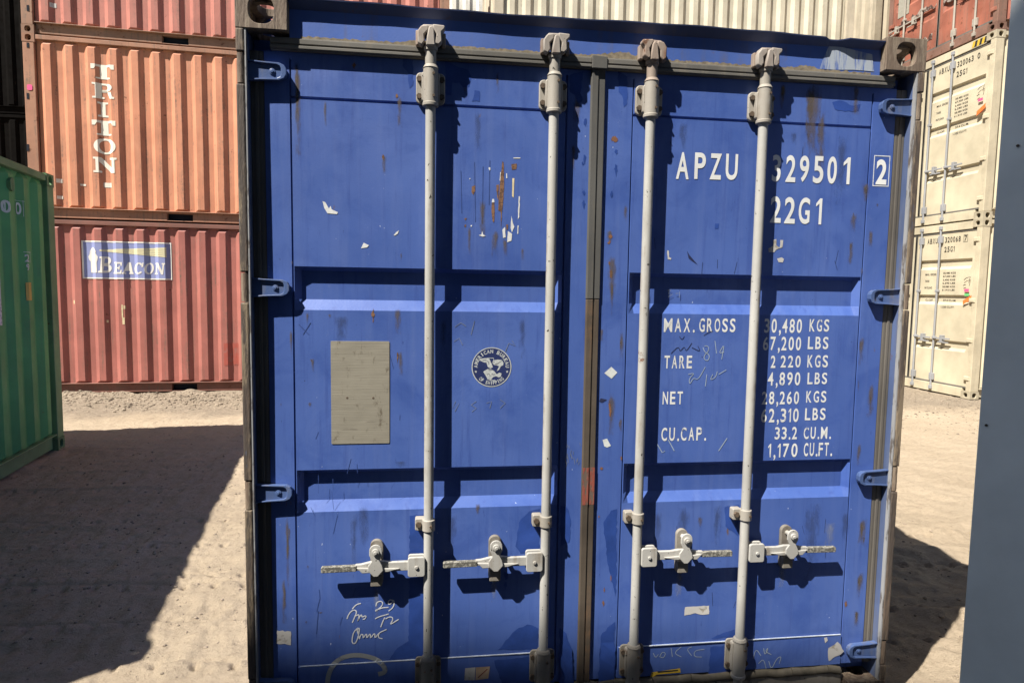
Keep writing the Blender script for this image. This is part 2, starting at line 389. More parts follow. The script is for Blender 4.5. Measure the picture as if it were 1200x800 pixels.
def gravel():
    mb = MB(); r = random.Random(5)
    ico = bmesh.new(); bmesh.ops.create_icosphere(ico, subdivisions=1, radius=1)
    iv = [v.co.copy() for v in ico.verts]; iF = [tuple(v.index for v in f.verts) for f in ico.faces]; ico.free()
    def stone(x, y, s):
        z = float(gh(np.array([x]), np.array([y]))[0])-.012
        a, bb, c = s*r.uniform(.7, 1.3), s*r.uniform(.7, 1.3), s*r.uniform(.4, .8); q = Matrix.Rotation(r.uniform(0, 6.3), 3, 'Z')
        mb.add([q @ Vector((p.x*a*r.uniform(.8, 1.2), p.y*bb*r.uniform(.8, 1.2), p.z*c))+Vector((x, y, z+c*.3)) for p in iv], iF)
    for _ in range(3200): stone(r.uniform(-6.8, -1), r.triangular(6.5, 8.0, 7.75), r.choice((.006, .008, .010, .014, .022))*r.uniform(.7, 1.3))
    for _ in range(1500): stone(r.uniform(4.5, 9), r.triangular(4.2, 8, 7), r.choice((.006, .01, .016))*r.uniform(.7, 1.3))
    for _ in range(1500): stone(r.uniform(-4.5, -1.2), r.triangular(.3, 6, 1), r.choice((.003, .004, .006, .009))*r.uniform(.7, 1.3))
    for _ in range(400): stone(r.uniform(1.25, 3), r.uniform(-.3, 4), r.choice((.004, .007, .011))*r.uniform(.7, 1.3))
    o = mb.build('gravel', flat('stone', (.24, .195, .145), .9, .5, 2.5), flip=False); o['kind'] = 'stuff'
    o['label'] = 'loose stones and clods scattered over the sandy yard'; o['category'] = 'gravel'
gravel()

# ------------------------------------------------------------------ lettering
_tc = {}
def glyphs(s, bold=.0, shear=0):
    k = (s, bold, shear)
    if k in _tc: return _tc[k]
    cu = bpy.data.curves.new('t', 'FONT'); cu.body = s; cu.offset = bold; cu.shear = shear; cu.resolution_u = 5; cu.fill_mode = 'FRONT'
    o = bpy.data.objects.new('t', cu); COL.objects.link(o)
    dg = bpy.context.evaluated_depsgraph_get(); me = bpy.data.meshes.new_from_object(o.evaluated_get(dg))
    v = [(p.co.x, p.co.y) for p in me.vertices]; f = [tuple(p.vertices) for p in me.polygons]
    bpy.data.objects.remove(o); bpy.data.curves.remove(cu); bpy.data.meshes.remove(me)
    _tc[k] = (v, f); return v, f
def put_text(mb, s, x0, x1, z0, z1, y, bold=.015, shear=0, fit=True):
    if s == '1':
        X_ = lambda a: x0+a*(x1-x0); Z_ = lambda a: z0+a*(z1-z0)
        return mb.sheet([(X_(a), Z_(b)) for a, b in ((.55, 0), (1, 0), (1, 1), (.62, 1), (0, .8), (0, .68), (.55, .8))], y)
    v, f = glyphs(s, bold, shear)
    ax, bx = min(p[0] for p in v), max(p[0] for p in v); az, bz = min(p[1] for p in v), max(p[1] for p in v)
    mb.add([(x0+(p[0]-ax)/(bx-ax)*(x1-x0), y, z0+(p[1]-az)/(bz-az)*(z1-z0)) for p in v], f)
def put_line(mb, s, x0, x1, z0, z1, y, bold=.015):
    hv, _ = glyphs('H', 0); cap = max(p[1] for p in hv)-min(p[1] for p in hv); base = min(p[1] for p in hv)
    wt = {'.': .5, ',': .5, '1': .62, 'I': .5, 'M': 1.22, ' ': .6}
    tot = sum(wt.get(c, 1) for c in s)-.28; k = (x1-x0)/tot; x = x0; sz_ = (z1-z0)/cap
    for c in s:
        w_ = wt.get(c, 1)*k
        if c != ' ':
            a, b = x, x+w_-.28*k
            if c in '.,':
                v, f = glyphs(c, bold); ax = min(p[0] for p in v)
                mb.add([(a+.05*k+(p[0]-ax)*sz_*.62, y, z0+(p[1]-base)*sz_) for p in v], f)
            else: put_text(mb, c, a, b, z0, z1, y, bold)
        x += w_
    return mb
def drape(mb, cuts, yfn):
    """cut flat x,z lettering at the corrugation folds and lay it on the profile"""
    bm = bmesh.new(); vs = [bm.verts.new(p) for p in mb.v]
    for f in mb.f:
        try: bm.faces.new([vs[i] for i in f])
        except ValueError: pass
    x0, x1 = min(p[0] for p in mb.v), max(p[0] for p in mb.v)
    for c in cuts:
        if x0 < c < x1:
            bmesh.ops.bisect_plane(bm, geom=bm.verts[:]+bm.edges[:]+bm.faces[:], plane_co=(c, 0, 0), plane_no=(1, 0, 0))
    bm.verts.index_update()
    mb.v = [(v.co.x, v.co.y+yfn(v.co.x), v.co.z) for v in bm.verts]
    mb.f = [tuple(v.index for v in f.verts) for f in bm.faces]; bm.free(); return mb

# ------------------------------------------------------------------ yard containers
W = 2.438
_cast = None
def casting_shared(mat):
    if mat.name not in _castd:
        o = casting_mesh(.081, .089, .059, 12, .022)
        me = bpy.data.meshes.new('corner_casting'); me.from_pydata(o.v, [], o.f); me.update()
        bm = bmesh.new(); bm.from_mesh(me); bmesh.ops.recalc_face_normals(bm, faces=bm.faces); bm.to_mesh(me); bm.free()
        me.materials.append(mat); _castd[mat.name] = me
    return _castd[mat.name]
_castd = {}
class Corr:
    def __init__(s, L, P=.29, depth=.042, m=.16):
        s.L, s.m, s.d = L, m, depth; n = max(1, round((L-2*m)/P)); s.P = (L-2*m)/n; s.n = n
        s.xs, s.ys = [], []
        for i in range(n):
            b = m+i*s.P
            for fr, yy in ((0, depth), (.14, depth), (.345, 0), (.655, 0), (.86, depth)):
                s.xs.append(b+fr*s.P); s.ys.append(yy)
        s.xs.append(L-m); s.ys.append(depth)
    def y(s, x): return float(np.interp(x, s.xs, s.ys))
    def wall(s, zb, zt, y0=.012, inward=1, cham=.055):
        rows = [(zb, 1), (zb+.035, 0), (zt-cham, 0), (zt, 1)]
        mb = MB(); n = len(s.xs)
        vs = [(x, y0+inward*(s.d if k else y), z) for z, k in rows for x, y in zip(s.xs, s.ys)]
        fs = [(r*n+i, r*n+i+1, (r+1)*n+i+1, (r+1)*n+i) for r in range(len(rows)-1) for i in range(n-1)]
        return mb.add(vs, fs)

def end_map(mb, x=0):     # geometry drawn facing -y (x right, y depth) turned to face -x at local x; right = towards the near side
    return mb.rot(lambda p: Vector((x+p.y, W-p.x, p.z)))

def container(name, label, mats, loc, rz=0, L=6.058, H=2.591, P=.29, doors=None, group=None, simple=False, pockets=True, cargo=None):
    wall_m, frame_m, cast_m = mats
    t = empty(name, label, 'shipping container', loc, rz, group)
    for sx in (.081, L-.081):
        for sy in (.089, W-.089):
            for sz in (.059, H-.059):
                o = bpy.data.objects.new('corner_casting', casting_shared(cast_m)); COL.objects.link(o); o.parent = t; o.location = (sx, sy, sz)
    f = MB(); zb, zt = .155, H-.075
    for y0, y1 in ((.046, .12), (W-.12, W-.046)):
        xs = [.163, L-.163]
        cuts = []
        if pockets:
            for c in (L/2-1.03, L/2+1.03): cuts.append((c-.18, c+.18))
        a = xs[0]
        for c0, c1 in cuts:
            f.box(a, c0, y0, y1, .018, zb); f.box(c0, c1, y0, y1, .135, zb); f.box(c0, c1, y0, y1, .018, .03); a = c1
        f.box(a, xs[1], y0, y1, .018, zb)
        f.box(.163, L-.163, *((.006, .1) if y0 < 1 else (W-.1, W-.006)), zt, H-.012)
        yy = (.002, .06) if y0 < 1 else (W-.06, W-.002)
        f.box(.163, L-.163, *yy, zb, zb+.012)
    for x0, x1 in ((.004, .15), (L-.15, L-.004)):
        for y0, y1 in ((.004, .10), (W-.10, W-.004)):
            f.box(x0, x1, y0, y1, .118, H-.118)
    for x0, x1 in ((.01, .12), (L-.12, L-.01)):
        f.box(x0, x1, .18, W-.18, .012, .16); f.box(x0, x1, .18, W-.18, H-.14, H-.012)
    f.build('frame', frame_m, t, bevel=.006)
    c = Corr(L, P)
    c.wall(zb+.012, zt).build('side_wall', wall_m, t, flip=False)
    c.wall(zb+.012, zt, W-.012, -1).build('side_wall', wall_m, t, flip=False)
    r = MB(); r.box(.15, L-.15, .1, W-.1, H-.05, H-.02); r.build('roof', wall_m, t)
    r = MB(); r.box(.15, L-.15, .1, W-.1, .136, .16)
    for cc in (L/2-1.03, L/2+1.03): r.box(cc-.17, cc+.17, .12, W-.12, .032, .133)
    r.build('floor', M_DARK, t)
    for end in (0, 1):
        if doors == end: continue
        cw = Corr(W, .24, .036, .10); e = cw.wall(.16, H-.14)
        if end == 0: end_map(e)
        else: e.rot(lambda p: Vector((L-p.y, p.x, p.z)))
        e.build('end_wall', wall_m, t, flip=False)
    return t, c

def grid_sheet(us, zs, fn):
    vs = [(u, fn(u, z), z) for z in zs for u in us]; n = len(us)
    return MB().add(vs, [(j*n+i, j*n+i+1, (j+1)*n+i+1, (j+1)*n+i) for j in range(len(zs)-1) for i in range(n-1)])

def trap(v, a, b, c, d):
    if v <= a or v >= d: return 0
    return min((v-a)/(b-a), 1, (d-v)/(d-c))

def end_doors(t, L, H, mat, bar_m, frame_m, split=W/2, bars=None, ribs=(.27, .48, .72), hz_=.83):
    """two door leaves with lock bars on the x=0 end (facing -x), drawn facing -y then turned"""
    turn = (lambda mb: end_map(mb))
    for side in (0, 1):
        u0, u1 = (.09, split-.006) if side == 0 else (split+.006, W-.09)
        zz0, zz1 = .19, H-.17
        tr = [(zz0+(zz1-zz0)*k-.085, zz0+(zz1-zz0)*k+.085) for k in ribs]
        us = [u0, u0+.08, u0+.11, u1-.11, u1-.08, u1]; zs = [zz0]+[q for a, b in tr for q in (a, a+.05, b-.025, b)]+[zz1]
        fn = lambda u, z: .03+.034*trap(u, u0+.08, u0+.11, u1-.11, u1-.08)*max(trap(z, a, a+.05, b-.025, b) for a, b in tr)
        d = turn(grid_sheet(us, zs, fn)).build('door', mat, t, flip=False)
        g = MB()
        g.box(u0, u1, .024, .036, zz1, zz1+.025); g.box(u0, u1, .024, .036, zz0-.025, zz0)
        x = u1 if side == 0 else u0
        g.box(x-.018, x+.018, .022, .034, zz0, zz1)
        turn(g).build('gasket', M_RUBBER, d, split=True)
        for fx in (.30, .68):
            x = u0+(u1-u0)*(fx if side == 0 else 1-fx)
            if bars and side == 1: x = bars[0] if fx < .5 else bars[1]
            b = MB(); b.cyl((x, .0, .05), (x, .0, H-.06), .017, 10); 
            bo = turn(b).build('lock_bar', bar_m, t, smooth=True)
            k = MB()
            for z in (zz1-.1, zz0+.08): k.box(x-.045, x+.045, -.012, .026, z-.06, z+.06)
            for z in (.08, H-.075): k.box(x-.03, x+.03, -.022, .02, z-.03, z+.03)
            for z in (.95, 1.75): k.box(x-.03, x+.03, -.018, .028, z-.022, z+.022)
            turn(k).build('bracket', bar_m, bo, bevel=.006, split=True)
            h = MB(); sgn = -1 if side == 0 else 1
            hx = x+sgn*.36
            h.box(min(x, hx), max(x, hx), -.03, -.012, hz_, hz_+.025)
            h.box(x+sgn*.18-.025, x+sgn*.18+.025, -.035, .028, hz_-.06, hz_+.07)
            h.box(min(x+sgn*.1, x+sgn*.33), max(x+sgn*.1, x+sgn*.33), -.02, -.005, hz_-.065, hz_-.045)
            turn(h).build('handle', bar_m, bo, bevel=.004)
        for z in (.33, .95, 1.6, H-.32):
            h = MB(); xx = (.03, .15) if side == 0 else (W-.15, W-.03)
            h.box(*xx, -.004, .027, z-.035, z+.035); h.box(xx[0]+.02, xx[1]-.02, -.012, -.002, z-.028, z+.028)
            turn(h).build('hinge', mat, t, bevel=.006)
    return turn

# colours of the yard
def kit(nm, col, rust=.3, dirt=.4, framecol=None, **k):
    a = paint(nm+'_wall_paint', col, .14, rust, dirt, .6, **k)
    fc = framecol or tuple(x*.9 for x in col)
    return a, paint(nm+'_frame_paint', fc, .2, rust+.2, dirt+.2, .65), paint(nm+'_casting_paint', tuple(x*.75 for x in fc), .2, rust+.3, dirt+.2, .7)
K_BEAC = kit('brick_red', (.335, .118, .094), .4, .8, (.2, .088, .066))
K_TRIT = kit('salmon', (.52, .215, .122), .45, .75, (.34, .17, .105), fade=(.57, .28, .17))
K_RED3 = kit('faded_red', (.40, .15, .115), .5, .7, (.28, .155, .1))
K_CREAM = kit('cream', (.5, .45, .34), .05, .3, (.46, .4, .3))
K_BEIGE = kit('beige', (.50, .44, .315), .0, .03, (.48, .42, .3))
K_TAN = kit('tan', (.42, .36, .26), .15, .4)
K_RUSTD = kit('rust_red', (.3, .1, .065), .5, .5, (.2, .11, .08))
K_GREEN = kit('green', (.088, .29, .1), .1, .3, (.14, .24, .11))
K_SHADE = (paint('shade_black_wall', (.004, .0034, .003), .2, 0, 0, .8, spec=.03),)*3  # near-black base colour stands in for the shade on these walls
K_WHITE = kit('stained_white', (.7, .68, .6), .6, .7, (.25, .17, .12))
K_GREY = kit('slate', (.76, .79, .77), .0, .03, (.7, .73, .72))
K_GREYB = kit('dull_blue', (.1, .16, .25), .2, .4)

# --- red row on the left (front face runs almost parallel to the blue doors)
A1 = Vector((-6.36, 7.853, 0)); RZ1 = math.atan(.066)
G1 = 'containers stacked in the red row behind'
beac, cB = container('steel_container', 'brick red corrugated container with a blue lighthouse panel, at the foot of its stack', K_BEAC, A1, RZ1, group=G1)
trit, cT = container('steel_container', 'salmon orange corrugated container with big white slab letters running downwards', K_TRIT, A1+Vector((0, 0, 2.591)), RZ1, group=G1)
red3, cR = container('steel_container', 'faded red corrugated container stacked on the salmon one, cut by the top of the picture', K_RED3, A1+Vector((0, 0, 5.182)), RZ1, group=G1)
q1 = Vector((math.sin(RZ1), -math.cos(RZ1), 0)); q1x = Vector((math.cos(RZ1), math.sin(RZ1), 0))
def loc1(u, v, dz=0):       # pixel -> local x,z on the red row's front
    p = pplane(u, v, A1, q1); return ((p-A1).dot(q1x), p.z-dz)
M_TW = worn('slab_letter_white', (.82, .76, .64), (.47, .2, .12), .3, 10)
M_SIGNB = worn('sign_blue', (.25, .28, .5), (.33, .25, .35), .28, 8)
M_SIGNW = worn('sign_white', (.8, .76, .68), (.4, .33, .38), .28, 9)
M_SIGNY = worn('sign_cream', (.75, .68, .42), (.4, .36, .38), .26, 9)
SLAB = {  # slab serif letters drawn on a 1x1 box: lists of polygons
 'T': [[(0,1),(0,.66),(.13,.66),(.2,.84),(.35,.84),(.35,.12),(.2,.1),(.2,0),(.8,0),(.8,.1),(.65,.12),(.65,.84),(.8,.84),(.87,.66),(1,.66),(1,1)]],
 'I': [[(.1,1),(.1,.88),(.32,.86),(.32,.14),(.1,.12),(.1,0),(.9,0),(.9,.12),(.68,.14),(.68,.86),(.9,.88),(.9,1)]],
 'N': [[(0,1),(0,.88),(.1,.86),(.1,.14),(0,.12),(0,0),(.34,0),(.34,.12),(.24,.14),(.24,.72),(.72,0),(.9,0),(.9,.86),(1,.88),(1,1),(.66,1),(.66,.88),(.76,.86),(.76,.34),(.32,1)]],
 'E': [[(0,1),(0,.89),(.14,.87),(.14,.13),(0,.11),(0,0),(1,0),(1,.34),(.88,.34),(.8,.14),(.42,.14),(.42,.44),(.6,.44),(.66,.34),(.74,.34),(.74,.68),(.66,.68),(.6,.56),(.42,.56),(.42,.86),(.76,.86),(.84,.68),(.95,.68),(.95,1)]],
 'A': [[(.38,1),(.1,.12),(0,.1),(0,0),(.36,0),(.36,.1),(.24,.12),(.29,.27),(.62,.27),(.66,.12),(.55,.1),(.55,0),(1,0),(1,.1),(.92,.12),(.64,1)]],
}
def arc(cx, cz, rx, rz, a0, a1, n=14): return [(cx+rx*math.cos(math.radians(a0+(a1-a0)*i/n)), cz+rz*math.sin(math.radians(a0+(a1-a0)*i/n))) for i in range(n+1)]
def strip(outer, inner): return [[outer[i], outer[i+1], inner[i+1], inner[i]] for i in range(len(outer)-1)]
SLAB['O'] = strip(arc(.5,.5,.5,.5,0,360,28), arc(.5,.5,.26,.38,0,360,28))
SLAB['C'] = strip(arc(.52,.5,.52,.5,40,320,22), arc(.52,.5,.26,.37,40,320,22))+[[(.8,.62),(.97,.62),(.97,1),(.88,1),(.78,.86)]]
SLAB['R'] = [[(0,1),(0,.89),(.14,.87),(.14,.13),(0,.11),(0,0),(.52,0),(.52,.11),(.4,.13),(.4,1)],
             [(.4,.42),(.4,.54),(.62,.54),(.76,.12),(.8,0),(1.02,0),(1.02,.12),(.93,.14),(.86,.45),(.7,.44)]]+strip(arc(.55,.73,.38,.27,90,-90,12), arc(.55,.73,.13,.15,90,-90,12))+[[(.4,1),(.4,.88),(.55,.88),(.55,1)],[(.4,.58),(.4,.46),(.55,.46),(.55,.58)]]
SLAB['B'] = [[(0,1),(0,.89),(.14,.87),(.14,.13),(0,.11),(0,0),(.4,0),(.4,1)]]+strip(arc(.55,.74,.34,.26,90,-90,12), arc(.55,.74,.1,.14,90,-90,12))+strip(arc(.55,.27,.45,.27,90,-90,12), arc(.55,.27,.17,.14,90,-90,12))+[[(.4,1),(.4,.88),(.55,.88),(.55,1)],[(.4,.6),(.4,.41),(.55,.41),(.55,.6)],[(.4,.13),(.4,0),(.55,0),(.55,.13)]]
def slab(mb, ch, x0, x1, z0, z1, y, shear=0):
    for poly in SLAB[ch]: mb.sheet([(x0+a*(x1-x0)+b*shear*(z1-z0), z0+b*(z1-z0)) for a, b in poly], y)
mb = MB()
for ch, u0, v0, u1, v1 in (('T',105.5,74,133.5,93),('R',107,96,133,116),('I',112,118.5,127,137),('T',107,140,135.5,159),('O',109,161,135.5,181),('N',108.5,183.5,137,203)):
    a = loc1(u0, v0, 2.591); b = loc1(u1, v1, 2.591); slab(mb, ch, a[0], b[0], b[1], a[1], .008)
for u0, v0, u1, v1 in ((120,213.5,129.5,219.5),(93,215,99,217.5),(65,209,71,214),(66,229,72,233)):
    a = loc1(u0, v0, 2.591); b = loc1(u1, v1, 2.591); mb.sheet([(a[0], a[1]), (b[0], a[1]), (b[0], b[1]), (a[0], b[1])], .008)
drape(mb, cT.xs, cT.y).build('lettering', M_TW, trit, flip=False)
def quad1(mb, u0, v0, u1, v1, y, dz=0):
    a = loc1(u0, v0, dz); b = loc1(u1, v1, dz); mb.sheet([(a[0], a[1]), (b[0], a[1]), (b[0], b[1]), (a[0], b[1])], y); return mb
z_ = lambda u, v: loc1(u, v)
a = z_(94.5, 281.5); b = z_(200.5, 328)
X0, X1, Z0, Z1 = a[0], b[0], b[1], a[1]
sx = lambda f: X0+(X1-X0)*f
sz = lambda f: Z1-(Z1-Z0)*f
mb = MB().sheet([(X0, Z0), (X1, Z0), (X1, Z1), (X0, Z1)], .0085); sign = drape(mb, cB.xs, cB.y).build('painted_panel', M_SIGNB, beac, flip=False)
mb = MB()
for q in (((0,0),(1,0),(1,.035),(0,.035)), ((0,.965),(1,.965),(1,1),(0,1)), ((0,.035),(.014,.035),(.014,.965),(0,.965)), ((.99,.035),(1,.035),(1,.965),(.99,.965))):
    mb.sheet([(sx(p), sz(r)) for p, r in q], .0055)
# lighthouse silhouette
mb.sheet([(sx(p), sz(r)) for p, r in ((.085,.84),(.085,.55),(.07,.5),(.06,.42),(.075,.36),(.085,.25),(.105,.19),(.12,.17),(.135,.19),(.16,.27),(.155,.33),(.18,.42),(.175,.5),(.165,.56),(.165,.84))], .0055)
slab(mb, 'B', sx(.175), sx(.31), sz(.84), sz(.41), .0055, .12)
for ch, f0, f1 in (('E',.335,.435),('A',.44,.56),('C',.565,.675),('O',.685,.785),('N',.80,.92)): slab(mb, ch, sx(f0), sx(f1), sz(.86), sz(.55), .0055, .12)
drape(mb, cB.xs, cB.y).build('lettering', M_SIGNW, beac, flip=False)
mb = MB()
for k in range(5):
    zz = lambda f, k0: .25+(k0-.5*5)/5*2*(.02+.115*f)+.02*f
    q = [(.2, zz(0, k)), (.95, zz(1, k)), (.95, zz(1, k+.82)), (.2, zz(0, k+.82))]
    mb.sheet([(sx(p), sz(r)) for p, r in q], .0055)
drape(mb, cB.xs, cB.y).build('light_beam', M_SIGNY, beac, flip=False)
mb = MB()
for u0, v0, u1, v1 in ((124,375,126,378),(142,357,144,372),(143,372,146,380),(144.5,358,147,362),(85,352,87,356)): quad1(mb, u0, v0, u1, v1, .0085)
drape(mb, cB.xs, cB.y).build('scratch', M_CREAMP, beac, flip=False, split=True)
mb = quad1(MB(), 262, 402, 279, 428, .0085); drape(mb, cB.xs, cB.y).build('red_patch', worn('patch_red', (.38, .085, .06), (.3, .11, .088), .45, 14), beac, flip=False)
mb = MB(); quad1(mb, 57, 2, 64, 8, .0085, 5.182); drape(mb, cR.xs, cR.y).build('paper_scrap', M_PAPER, red3, flip=False)
# dark bleed slots on the corner posts
for tt, dz, vs in ((trit, 2.591, ((50,56),(109,116),(169,177))), (red3, 5.182, ((6,13),))):
    mb = MB()
    for v0, v1 in vs:
        a = loc1(31, v0, dz); b = loc1(34, v1, dz); mb.box(a[0], b[0], -.001, .02, b[1], a[1])
    mb.build('slot', M_DARK, tt, split=True)
mb = MB(); a = loc1(31.5, 99, 2.591); b = loc1(38, 106, 2.591); mb.prism(rrect(a[0], b[0], b[1], a[1], .02), -.002, .0035); mb.build('pink_sticker', flat('pink', (.75, .1, .25)), trit)

# --- cream row: three high, to the right of the red row
G2 = 'cream containers piled in the middle row'
for i, lab in enumerate(('cream corrugated container at the foot of the middle stack', 'cream corrugated container in the middle of the middle stack', 'pale cream corrugated container rising above the blue roof, top of the middle stack')):
    container('steel_container', lab, K_CREAM, (.36, 7.93, 2.591*i), 0, P=.252, group=G2)
G3 = 'stained white containers at the back'
for i, lab in enumerate(('stained white container lowest in the rear stack', 'stained white container second in the rear stack', 'rust stained white container glimpsed in the slot between red and cream walls')):
    container('steel_container', lab, K_WHITE, (-5.1, 11.0, 2.591*i), 0, P=.27, group=G3)
# --- beige stack on the right, doors towards the left
HB = 2.896
G4 = 'beige containers with doors, right stack'
def beige_marks(t, num, last, boxed, H=HB):
    mb = MB(); turn = end_map
    z = lambda f: .19+(H-.36)*f
    put_line(mb, 'ABXU', 1.31, 1.53, 2.57, 2.66, .026, .012)
    put_line(mb, num, 1.69, 2.01, 2.57, 2.66, .026, .012); put_text(mb, last, 2.085, 2.135, 2.57, 2.66, .026, .012)
    put_line(mb, '25G1', 1.69, 1.90, 2.41, 2.50, .026, .012)
    if boxed:
        for q in ((2.07,2.15,2.555,2.560),(2.07,2.15,2.670,2.675),(2.07,2.075,2.56,2.67),(2.145,2.15,2.56,2.67)): mb.sheet([(q[0],q[2]),(q[1],q[2]),(q[1],q[3]),(q[0],q[3])], .026)
    for k, (s, a, b) in enumerate((('MAX. GROSS', '30,480 KGS', '67,200 LBS'), ('TARE', '2,400 KGS', '5,290 LBS'), ('PAYLOAD', '28,080 KGS', '61,910 LBS'))):
        f = 2.02-.115*k
        put_text(mb, s, 1.31, 1.31+.024*len(s), f, f+.035, .026, .01)
        put_text(mb, a, 1.70, 1.96, f+.016, f+.05, .026, .01); put_text(mb, b, 1.70, 1.96, f-.04, f-.006, .026, .01)
    put_text(mb, 'CU.CAP.', 1.31, 1.48, 1.575, 1.61, .0595, .01); put_text(mb, '37.4 CU.M.', 1.70, 1.97, 1.575, 1.61, .0595, .01)
    put_text(mb, '1,320 CU.FT.', 1.70, 1.98, 1.46, 1.495, .026, .01)
    return end_map(mb).build('lettering', M_BLACKP, t, flip=False)
bz = []
for i, (lab, num, last) in enumerate((('lower beige container with closed doors, standing on the sand at right', '320068', '7'), ('upper beige container with closed doors, under the battered red one', '320063', '0'))):
    t, c = container('steel_container', lab, K_BEIGE, (8.08, 6.88, HB*i), 0, H=HB, doors=0, group=G4)
    end_doors(t, 6.058, HB, K_BEIGE[0], paint('galvanised_bar_%d' % i, (.27, .275, .285), .1, .05, .2, .45), K_BEIGE[1], split=1.06, bars=(1.62, 1.2), ribs=(.252, .556, .793), hz_=.93)
    beige_marks(t, num, last, last == '7')
    # hazard stripes on the header and the top rail
    for nm, m, k0 in (('hazard_yellow', M_YELLOW, 0), ('hazard_black', M_BLACKP, 1)):
        mb = MB()
        for k in range(k0, 6 if i else 0, 2): mb.sheet([(1.98+.045*k, HB-.125), (2.025+.045*k, HB-.125), (2.045+.045*k, HB-.03), (2.0+.045*k, HB-.03)], .008)
        end_map(mb)
        for k in range(k0, 6, 2): mb.sheet([(.25+.05*k, HB-.07), (.30+.05*k, HB-.07), (.33+.05*k, HB-.016), (.28+.05*k, HB-.016)], .0035)
        mb.build(nm, m, t, flip=False, split=True)
    dz = .13*i
    for nm, colr, q in (('pink_sticker', (.8, .09, .22), (2.18, 2.27, 1.74, 1.785)), ('orange_sticker', (.85, .17, .04), (2.17, 2.33, 1.57, 1.64))) + ((('green_sticker', (.12, .45, .15), (2.19, 2.28, 1.67, 1.71)),) if i == 0 else ()):
        k = .045 if nm == 'orange_sticker' else 0; q = (q[0], q[1], q[2]+dz, q[3]+dz)
        mb = MB().sheet([(q[0], q[2]-k), (q[1], q[2]+k), (q[1], q[3]+k), (q[0], q[3]-k)], .0015)
        end_map(mb).build(nm, flat(nm, colr, .6), t, flip=False)
    mb = MB()
    mb.ribbon([(2.16, 1.93+dz), (2.2, 1.96+dz), (2.28, 1.98+dz), (2.26, 1.88+dz)], .012, .0015); mb.ribbon([(2.15, 1.84+dz), (2.2, 1.855+dz)], .014, .0015); end_map(mb).build('dark_scribble', M_BLACKP, t, flip=False)
rd, c = container('steel_container', 'battered rust red container with dented doors, highest in the right stack', K_RUSTD, (8.08, 6.88, 2*HB), 0, doors=0, group='rusty red container on the right stack')
end_doors(rd, 6.058, 2.591, paint('dented_red_door', (.28, .095, .06), .25, .7, .8, .65, fade=(.34, .17, .12)), paint('pale_bar', (.33, .3, .25), .15, .4, .6), K_RUSTD[1])
# torn paint along the crushed ribs
mb = MB(); r = random.Random(3)
for u0, u1, zc in ((.15, 1.15, .93), (1.3, 2.2, .9), (.2, 1.1, .42)):
    n = 16; up = [(u0+(u1-u0)*i/n, zc+.045*r.uniform(-1, 1)+.03) for i in range(n+1)]; lo = [(u0+(u1-u0)*i/n, zc-.05+.035*r.uniform(-1, 1)) for i in range(n+1)]
    mb.add([(a, .018+.02*r.random(), b) for a, b in up]+[(a, .026, b) for a, b in lo], [(i, i+1, n+2+i, n+1+i) for i in range(n)])
end_map(mb).build('torn_paint', worn('flaking_paint', (.36, .3, .25), (.07, .035, .025), .52, 12), rd, flip=False)
mb = MB().sheet([(.22, 1.05), (.5, 1.05), (.5, 1.75), (.22, 1.75)], .024); end_map(mb).build('grey_patch', flat('grey_primer', (.33, .31, .25)), rd, flip=False)
for i, lab in enumerate(('tan container at the foot of the far right stack', 'tan container second in the far right stack', 'tan container seen edge on behind the battered red one')):
    container('steel_container', lab, K_TAN, (8.02, 9.62, HB*i), 0, H=HB, group='tan containers behind the right stack')

# --- stack in the gap on the far left, its shade painted black, green one in front of it
for i, lab in enumerate(('container with its shade painted black, at the foot of the far left stack', 'container with its shade painted black, second in the far left stack, above the green roof', 'container with its shade painted black, highest in the far left stack')):
    container('steel_container', lab, K_SHADE, (-19.2, 12.6, 2.591*i), 0, L=12.19, group='far left containers with shade painted black')
# green: its long side faces right, far end corner at F, near corner at Nn
Fc = Vector((-4.27, 4.62, 0)); Nn = Vector((-3.47, -.42, 0))
LG = (Fc-Nn).length; rzg = math.atan2(Fc.y-Nn.y, Fc.x-Nn.x)-math.pi      # local x from far to near
gx = (Nn-Fc).normalized(); gy = Vector((-gx.y, gx.x, 0))                 # local y must point left/away
rz_g = math.atan2(gx.y, gx.x)
# local frame: x along far->near, front (y=0) faces local -y ; gy must point to -x world, else swap ends
if gy.x > 0:
    gx = -gx; gy = -gy; org = Nn; rz_g = math.atan2(gx.y, gx.x)
else: org = Fc
green, cG = container('steel_container', 'green corrugated container standing in shade at the left edge', K_GREEN, org, rz_g, L=LG, H=2.7, P=.28)
qg = -gy
def locg(u, v): p = pplane(u, v, org, qg); return ((p-org).dot(gx), p.z)
mb = MB()
for s, u0, v0, u1, v1 in (('0',8.5,234,14,250),('1',9.6,236,11.5,248),('0',26,237,29.5,252),('2',32,298,35.5,307),('9',33,309,35.5,317)):
    a = locg(u0, v0); b = locg(u1, v1); put_text(mb, s, min(a[0], b[0]), max(a[0], b[0]), b[1], a[1], .007, .02)
for u0, v0, u1, v1 in ((25,235,30.3,236.2),(25,253,30.3,254.2),(29.6,235,30.3,254),(31.5,295,36.8,296.2),(36,295,36.8,308)):
    a = locg(u0, v0); b = locg(u1, v1); mb.sheet([(a[0], a[1]), (b[0], a[1]), (b[0], b[1]), (a[0], b[1])], .007)
drape(mb, cG.xs, cG.y).build('lettering', flat('dull_white', (.55, .58, .52)), green, flip=False)
mb = MB(); a = locg(33.5, 331); b = locg(38.5, 352); mb.sheet([(a[0], a[1]), (b[0], a[1]), (b[0], b[1]), (a[0], b[1])], .007); drape(mb, cG.xs, cG.y).build('yellow_label', worn('label_yellow', (.6, .4, .08), (.35, .22, .05), .42, 12), green, flip=False)
